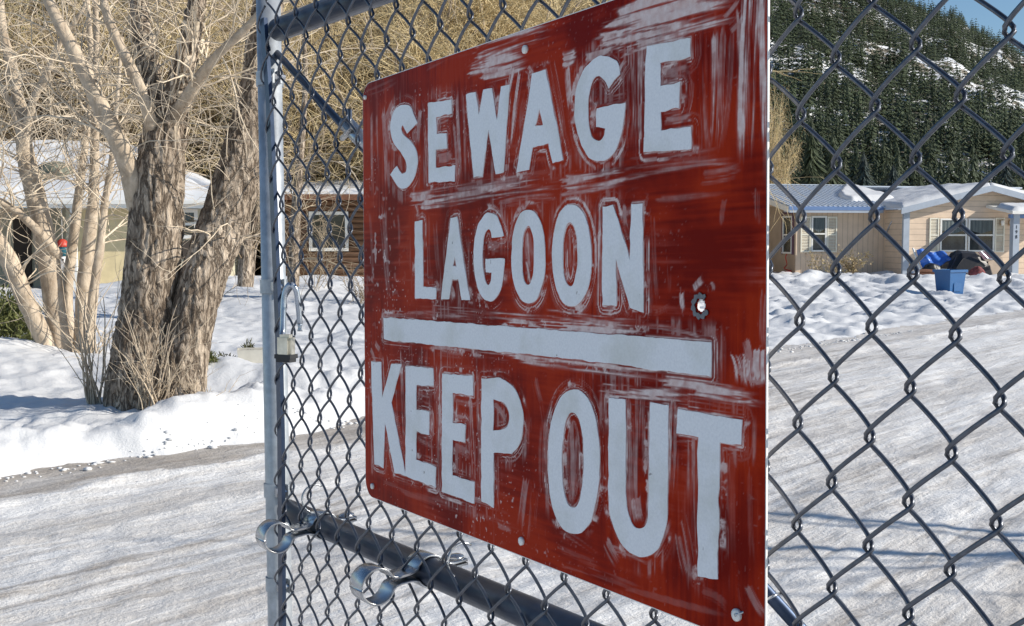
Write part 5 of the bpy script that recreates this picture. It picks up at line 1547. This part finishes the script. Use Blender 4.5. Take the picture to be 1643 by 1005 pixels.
ST = [  # x0 y0 x1 y1 width strength curve
    (762, 92, 885, 52, .020, .95), (752, 112, 842, 88, .016, .95), (775, 125, 850, 103, .014, .9), (690, 105, 770, 78, .012, .3), (590, 150, 640, 128, .010, .3),
    (965, 62, 1180, 10, .030, 1.0), (985, 38, 1180, -12, .024, 1.0), (965, 66, 1120, 38, .014, .9), (1010, 20, 1235, -42, .022, .9), (1000, 84, 1115, 52, .010, .9),
    (1170, 40, 1195, 8, .02, .6), (1207, -30, 1198, 250, .020, 1.0), (1192, 30, 1186, 238, .012, .7), (1226, -40, 1222, 230, .016, .9), (1232, 20, 1229, 330, .006, .5),
    (1150, 48, 1146, 245, .012, .75), (1163, 52, 1157, 232, .009, .55), (1130, 50, 1136, 245, .010, .45), (1175, 60, 1160, 240, .008, .4),
    (598, 185, 600, 320, .008, .6), (606, 190, 610, 300, .007, .5), (616, 178, 622, 300, .012, .65), (632, 165, 618, 200, .010, .6), (612, 330, 626, 480, .013, .5),
    (681, 170, 688, 290, .010, .8), (676, 178, 672, 235, .010, .7), (735, 150, 742, 295, .008, .65), (745, 150, 748, 292, .006, .5),
    (826, 112, 808, 215, .012, 1.0), (838, 112, 822, 235, .010, .9), (848, 110, 858, 130, .010, .9), (816, 130, 812, 260, .008, .7), (858, 210, 836, 270, .006, .5),
    (888, 105, 908, 240, .010, .7), (905, 98, 928, 90, .018, .9), (912, 110, 918, 175, .010, .8), (925, 150, 922, 105, .008, .7), (940, 92, 985, 78, .012, .8), (990, 72, 1022, 66, .016, .85),
    (1010, 75, 1012, 240, .010, .8), (1022, 70, 1026, 245, .008, .7), (1030, 60, 1030, 240, .008, .7), (995, 130, 1012, 100, .014, .8), (1000, 170, 1008, 250, .010, .6), (1020, 72, 1110, 50, .010, .8),
    (1070, 118, 1112, 108, .014, .55), (1068, 192, 1112, 184, .012, .6), (1062, 128, 1110, 124, .008, .5), (1112, 130, 1104, 185, .006, .7), (703, 195, 722, 188, .010, .6), (705, 255, 728, 248, .012, .6), (730, 200, 735, 290, .007, .6),
    (668, 320, 895, 285, .020, .75), (680, 330, 780, 312, .012, .9), (790, 312, 905, 292, .014, .9), (660, 318, 700, 312, .014, .8), (905, 300, 1010, 280, .018, .8), (1000, 282, 1175, 258, .012, .6), (1130, 285, 1190, 272, .012, .45), (910, 285, 1000, 268, .010, .8), (800, 330, 890, 318, .010, .5), (1010, 262, 1160, 245, .010, .45), (730, 306, 890, 275, .008, .5),
    (668, 330, 672, 350, .012, .8), (1060, 320, 1180, 305, .006, .4), (1165, 320, 1160, 360, .006, .35), (1205, 310, 1208, 350, .008, .5), (1218, 305, 1220, 360, .006, .5),
    (620, 335, 626, 470, .008, .45), (640, 345, 642, 400, .008, .4), (690, 350, 692, 455, .006, .35), (700, 360, 706, 440, .010, .35), (722, 460, 730, 485, .014, .75), (785, 395, 806, 400, .014, .5),
    (848, 375, 852, 440, .006, .75), (846, 420, 850, 455, .008, .8), (916, 375, 920, 440, .007, .7), (1004, 330, 1008, 370, .006, .6), (990, 430, 1002, 490, .008, .5), (964, 330, 968, 490, .006, .6),
    (1050, 350, 1058, 490, .006, .5), (1070, 380, 1076, 470, .005, .35), (1098, 470, 1102, 500, .010, .8), (1120, 450, 1126, 462, .016, .8), (1140, 455, 1143, 470, .010, .6), (1092, 460, 1096, 510, .006, .7),
    (705, 500, 895, 515, .014, .85), (660, 505, 780, 512, .008, .5), (890, 505, 1060, 525, .010, .8), (905, 525, 1040, 532, .008, .9), (1030, 525, 1140, 545, .008, .8), (1052, 505, 1080, 492, .008, .7), (620, 505, 700, 508, .004, .5),
    (700, 557, 900, 578, .006, .7), (830, 575, 1150, 612, .010, .9), (880, 586, 1060, 600, .008, .5), (1060, 610, 1225, 640, .010, .9), (970, 625, 1120, 634, .012, .9), (1110, 625, 1225, 640, .014, .9),
    (1186, 570, 1192, 618, .016, 1.0), (1204, 575, 1208, 622, .016, .95), (1220, 560, 1222, 618, .014, .9), (1198, 545, 1202, 600, .010, .6), (1228, 470, 1226, 560, .006, .5), (1180, 590, 1230, 615, .010, .7),
    (596, 560, 605, 590, .008, .6), (604, 550, 612, 562, .008, .6), (615, 575, 620, 650, .008, .7), (622, 572, 628, 640, .005, .7), (646, 576, 652, 770, .007, .8), (639, 620, 645, 740, .008, .5), (600, 640, 606, 760, .005, .6),
    (672, 625, 694, 632, .012, .5), (674, 700, 700, 712, .014, .5), (690, 640, 695, 770, .006, .5), (703, 600, 706, 790, .005, .4), (732, 640, 760, 646, .012, .45), (732, 715, 758, 730, .016, .5), (757, 640, 765, 795, .008, .7), (770, 610, 774, 810, .006, .5), (795, 650, 815, 680, .010, .6),
    (798, 735, 802, 815, .005, .7), (805, 735, 830, 725, .008, .6), (838, 665, 848, 700, .004, .7), (860, 610, 870, 650, .012, .4), (845, 770, 836, 850, .014, .55), (856, 770, 850, 870, .008, .5), (866, 780, 860, 850, .006, .35), (715, 780, 800, 815, .008, .6), (680, 772, 705, 785, .010, .8),
    (612, 770, 720, 806, .006, .35), (650, 790, 760, 828, .006, .3), (700, 805, 840, 852, .005, .3), (800, 840, 822, 848, .012, .5), (905, 690, 910, 790, .010, .5), (918, 670, 920, 810, .008, .6), (928, 700, 926, 800, .006, .5),
    (985, 645, 984, 700, .006, .6), (1008, 640, 1010, 860, .010, .5), (1020, 650, 1018, 840, .014, .6), (1030, 650, 1028, 820, .007, .6), (1042, 650, 1040, 830, .005, .8), (1022, 800, 1028, 840, .016, .7), (1078, 640, 1075, 790, .008, .8), (1085, 640, 1080, 800, .005, .5), (1010, 640, 1080, 648, .010, .8),
    (975, 870, 995, 905, .016, .6), (985, 880, 1050, 905, .008, .5), (1050, 890, 1078, 830, .008, .6), (1090, 860, 1105, 930, .012, .5), (1098, 830, 1112, 930, .010, .55), (1115, 700, 1117, 900, .005, .6), (1160, 715, 1158, 900, .005, .6), (1170, 715, 1195, 722, .016, .6), (1190, 715, 1196, 745, .008, .6), (900, 880, 960, 905, .008, .3), (910, 905, 1060, 958, .008, .35), (1000, 940, 1160, 985, .006, .3), (1190, 940, 1200, 990, .012, .25), (1130, 950, 1170, 975, .010, .3), (1203, 940, 1230, 990, .010, .5),
    (600, 820, 760, 880, .004, .2), (595, 340, 600, 460, .008, .3), (1150, 720, 1156, 640, .004, .3), (1205, 760, 1210, 900, .006, .22), (870, 650, 880, 760, .010, .3), (960, 890, 900, 850, .008, .4),
]
for i, q in enumerate(ST):
    stroke(q[0], q[1], q[2], q[3], q[4], q[5], 200 + i * 3, (0.002 if i % 3 == 0 else -.001), .25)
# overall brushing: level between the rows, upright beside the letters
hz = fbm(UU * 12, VV * 300, None, 4, 106); vt = fbm(UU * 300, VV * 12, None, 4, 107)
zone = sm(.4, .6, fbm(UU * 7, VV * 7, None, 2, 108))
W_ = np.maximum(W_, np.clip((hz * zone + vt * (1 - zone)) - .58, 0, 1) * .9 * sm(.45, .62, fbm(UU * 11 + 5, VV * 11, None, 3, 115)))
HT += ((hz - .5) * zone + (vt - .5) * (1 - zone)) * .00022
# chips and flecks where bare white shows
fl1 = vnoise(UU * 430, VV * 430, None, 109); fm = sm(.42, .62, fbm(UU * 14, VV * 14, None, 3, 110)) * (.35 + .65 * (1 - sm(.25, .5, UU)))
left_z = np.exp(-((UU - .05) / .045) ** 2) * np.exp(-((VV - SH * .60) / .09) ** 2)
W_ = np.maximum(W_, sm(.875, .92, fl1) * fm)
W_ = np.maximum(W_, sm(.70, .76, fbm(UU * 150, VV * 150, None, 2, 113)) * left_z * .9)
W_ = np.clip(W_ * (.75 + .5 * fine), 0, 1)
W_[inside & (D <= 0)] = .55
HT[inside] = 0
TONE = np.clip(.5 + .5 * ((hz - .5) * zone + (vt - .5) * (1 - zone)) + 1.2 * (big_n - .5), 0, 1)
hole = on_sign(1127, 491.5)
face = np.stack([PU, PV, .0014 + np.clip(HT, -.0004, .0006)], -1)
FQ = grid_faces(NU, NV)
hd = np.hypot(PU - hole[0], PV - hole[1])
kp = hd[:-1, :-1] > .0046
m, nt, b = newmat("red_brushed_paint")
aw_ = N(nt, "ShaderNodeAttribute", attribute_name="bare")
v = coords(nt)
nA = noise(nt, 5, 6, .62, v); nB = noise(nt, 160, 4, .6, v)
tn_ = N(nt, "ShaderNodeAttribute", attribute_name="tone"); tm_ = N(nt, "ShaderNodeMath", operation='MULTIPLY_ADD'); tm_.inputs[1].default_value = .8
nt.links.new(tn_.outputs["Fac"], tm_.inputs[0]); nt.links.new(nA.outputs[0], tm_.inputs[2])
rRed = ramp(nt, tm_.outputs[0], [(.68, (.17, .004, .001)), (.86, (.275, .012, .002)), (1.0, (.36, .022, .003))])
rWht = ramp(nt, nB.outputs[0], [(.3, (.66, .48, .44)), (.7, (.80, .70, .67))])
rw = ramp(nt, aw_.outputs["Fac"], [(0, 0), (.35, .10), (.7, .42), (.92, .9)])
mx = N(nt, "ShaderNodeMix", data_type='RGBA')
nt.links.new(rw.outputs[0], mx.inputs["Factor"]); nt.links.new(rRed.outputs[0], mx.inputs["A"]); nt.links.new(rWht.outputs[0], mx.inputs["B"])
nt.links.new(mx.outputs["Result"], b.inputs["Base Color"])
b.inputs["Roughness"].default_value = .40; b.inputs["Specular IOR Level"].default_value = .04
o = mesh_obj("painted_face", face.reshape(-1, 3), FQ[kp].reshape(-1, 4), m, sign)
at3 = o.data.attributes.new("tone", 'FLOAT', 'POINT'); at3.data.foreach_set("value", TONE.astype(np.float32).ravel())
at2 = o.data.attributes.new("bare", 'FLOAT', 'POINT'); at2.data.foreach_set("value", W_.astype(np.float32).ravel())

# aluminium panel behind the paint
m, nt, b = newmat("bare_white_panel")
b.inputs["Base Color"].default_value = (.80, .78, .75, 1); b.inputs["Roughness"].default_value = .5
M['panel'] = m
ring = []
for cx_, cy_, a0_ in ((SW - RC, SH - RC, 0), (RC, SH - RC, 90), (RC, RC, 180), (SW - RC, RC, 270)):
    ring += [(cx_ + RC * math.cos(R(a0_ + k * 9)), cy_ + RC * math.sin(R(a0_ + k * 9))) for k in range(11)]
hr = [(hole[0] + .0042 * math.cos(2 * math.pi * k / 20), hole[1] + .0042 * math.sin(2 * math.pi * k / 20)) for k in range(20)]
V = [(x, y, .0012) for x, y in ring + hr] + [(x, y, -.0004) for x, y in ring + hr]
tri = tessellate_polygon([[Vector((x, y, 0)) for x, y in ring], [Vector((x, y, 0)) for x, y in hr[::-1]]])
nR, nH = len(ring), len(hr); idx = list(range(nR)) + [nR + k for k in range(nH)][::-1]; nn_ = nR + nH
F = []
for a, b_, c in tri:
    F.append([idx[a], idx[b_], idx[c]]); F.append([idx[c] + nn_, idx[b_] + nn_, idx[a] + nn_])
F += [[k, (k + 1) % nR, (k + 1) % nR + nn_, k + nn_] for k in range(nR)]
F += [[nR + k, nR + (k + 1) % nH, nR + (k + 1) % nH + nn_, nR + k + nn_] for k in range(nH)]
mesh_obj("panel", np.array(V), F, M['panel'], sign, False)

# white letters
m, nt, b = newmat("reflective_white_letter")
v = coords(nt)
n1 = noise(nt, 420, 3, .6, v); n2 = noise(nt, 16, 5, .6, v); n3 = noise(nt, 90, 2, .5, v)
r = ramp(nt, n1.outputs[0], [(.3, (.73, .735, .755)), (.7, (.83, .835, .845))])
mx = N(nt, "ShaderNodeMix", data_type='RGBA'); r2 = ramp(nt, n2.outputs[0], [(.48, 0.0), (.78, .6)]); nt.links.new(r2.outputs[0], mx.inputs["Factor"])
nt.links.new(r.outputs[0], mx.inputs["A"]); mx.inputs["B"].default_value = (.50, .50, .42, 1)
m2x = N(nt, "ShaderNodeMix", data_type='RGBA'); r3 = ramp(nt, n3.outputs[0], [(.74, 0.0), (.78, .7)]); nt.links.new(r3.outputs[0], m2x.inputs["Factor"])
nt.links.new(mx.outputs["Result"], m2x.inputs["A"]); m2x.inputs["B"].default_value = (.12, .10, .09, 1)
nt.links.new(m2x.outputs["Result"], b.inputs["Base Color"]); b.inputs["Roughness"].default_value = .5
M['letter'] = m
rowname = ["top row"] * 6 + ["middle row"] * 6 + [""] + ["bottom row"] * 7
for k, (nm, loops) in enumerate(LUV):
    P = []; L3 = []
    for lp in loops:
        # a slightly wavering hand painted edge
        q = []
        for (a, b_) in zip(lp, np.roll(lp, -1, 0)):
            n = max(1, int(np.linalg.norm(b_ - a) / .004))
            for i in range(n): q.append(a + (b_ - a) * i / n)
        q = np.array(q); q = q + (np.stack([fbm(q[:, 0] * 90 + k, q[:, 1] * 90, None, 2, 5), fbm(q[:, 0] * 90, q[:, 1] * 90 + k, None, 2, 6)], 1) - .5) * .0026
        L3.append([Vector((x, y, 0)) for x, y in q]); P += [tuple(x) for x in q]
    tri = tessellate_polygon(L3)
    zt, zb = .0021, .0009; n = len(P)
    V = [(x, y, zt) for x, y in P] + [(x, y, zb) for x, y in P]
    F = []
    for a, b_, c in tri:
        pa_, pb2, pc2 = np.array(P[a]), np.array(P[b_]), np.array(P[c])
        cr = (pb2 - pa_)[0] * (pc2 - pa_)[1] - (pb2 - pa_)[1] * (pc2 - pa_)[0]
        F.append([a, b_, c] if cr > 0 else [a, c, b_])
    o_ = 0
    for l in L3:
        m_n = len(l)
        F += [[o_ + i, o_ + (i + 1) % m_n, n + o_ + (i + 1) % m_n, n + o_ + i] for i in range(m_n)]; o_ += m_n
    o = mesh_obj("letter" if nm else "underline_bar", np.array(V), F, M['letter'], sign, False)
    o["label"] = ("white letter %s in the %s" % (nm, rowname[k])) if nm else "white bar between the middle and bottom rows"
# screws and the worn ring round the hole
def disc(x, y, r_, z, name, m):
    mb = MB(); mb.tube([(x, y, .001), (x, y, z), (x, y, z + .0007)], [r_, r_, r_ * .5], 16); return mb.build(name, m, sign, True)
for px, py, r_ in ((846, 80, .0040), (840, 868, .0040), (600.5, 780, .0034), (1186, 986, .0046), (589, 157, .0026), (1213, -58, .004)):
    x, y = on_sign(px, py); disc(x, y, r_, .0036, "screw", M['white'])
V = []; F = []; n = 26
for k in range(n + 1):
    th = R(50) + R(290) * k / n
    for r_ in (.0062 + .0006 * math.sin(k * 1.3), .0102 + .0010 * math.sin(k * 2.1)): V.append((hole[0] + r_ * math.cos(th), hole[1] + r_ * math.sin(th) * .95, .0024))
F = [[2 * k, 2 * k + 1, 2 * k + 3, 2 * k + 2] for k in range(n)]
o = mesh_obj("worn_ring", np.array(V), F, M['wire'], sign, False); o.modifiers.new("thickness", 'SOLIDIFY').thickness = .0008
# twisted wire that ties the lower right corner to the gate
x, y = on_sign(1187, 986); p0 = so_ + su * x + sv_ * y + sn * .005
inv = np.stack([su, sv_, sn])
pts = spline([p0, gate(1210, 975, -.012), gate(1238, 958, -.006), gate(1252, 953, .004), gate(1262, 957, .012), gate(1270, 968, .016)], 30)
mb = MB(); mb.tube([inv @ (p - so_) for p in pts], .0011, 6); mb.build("tie_wire", M['clamp'], sign, True)
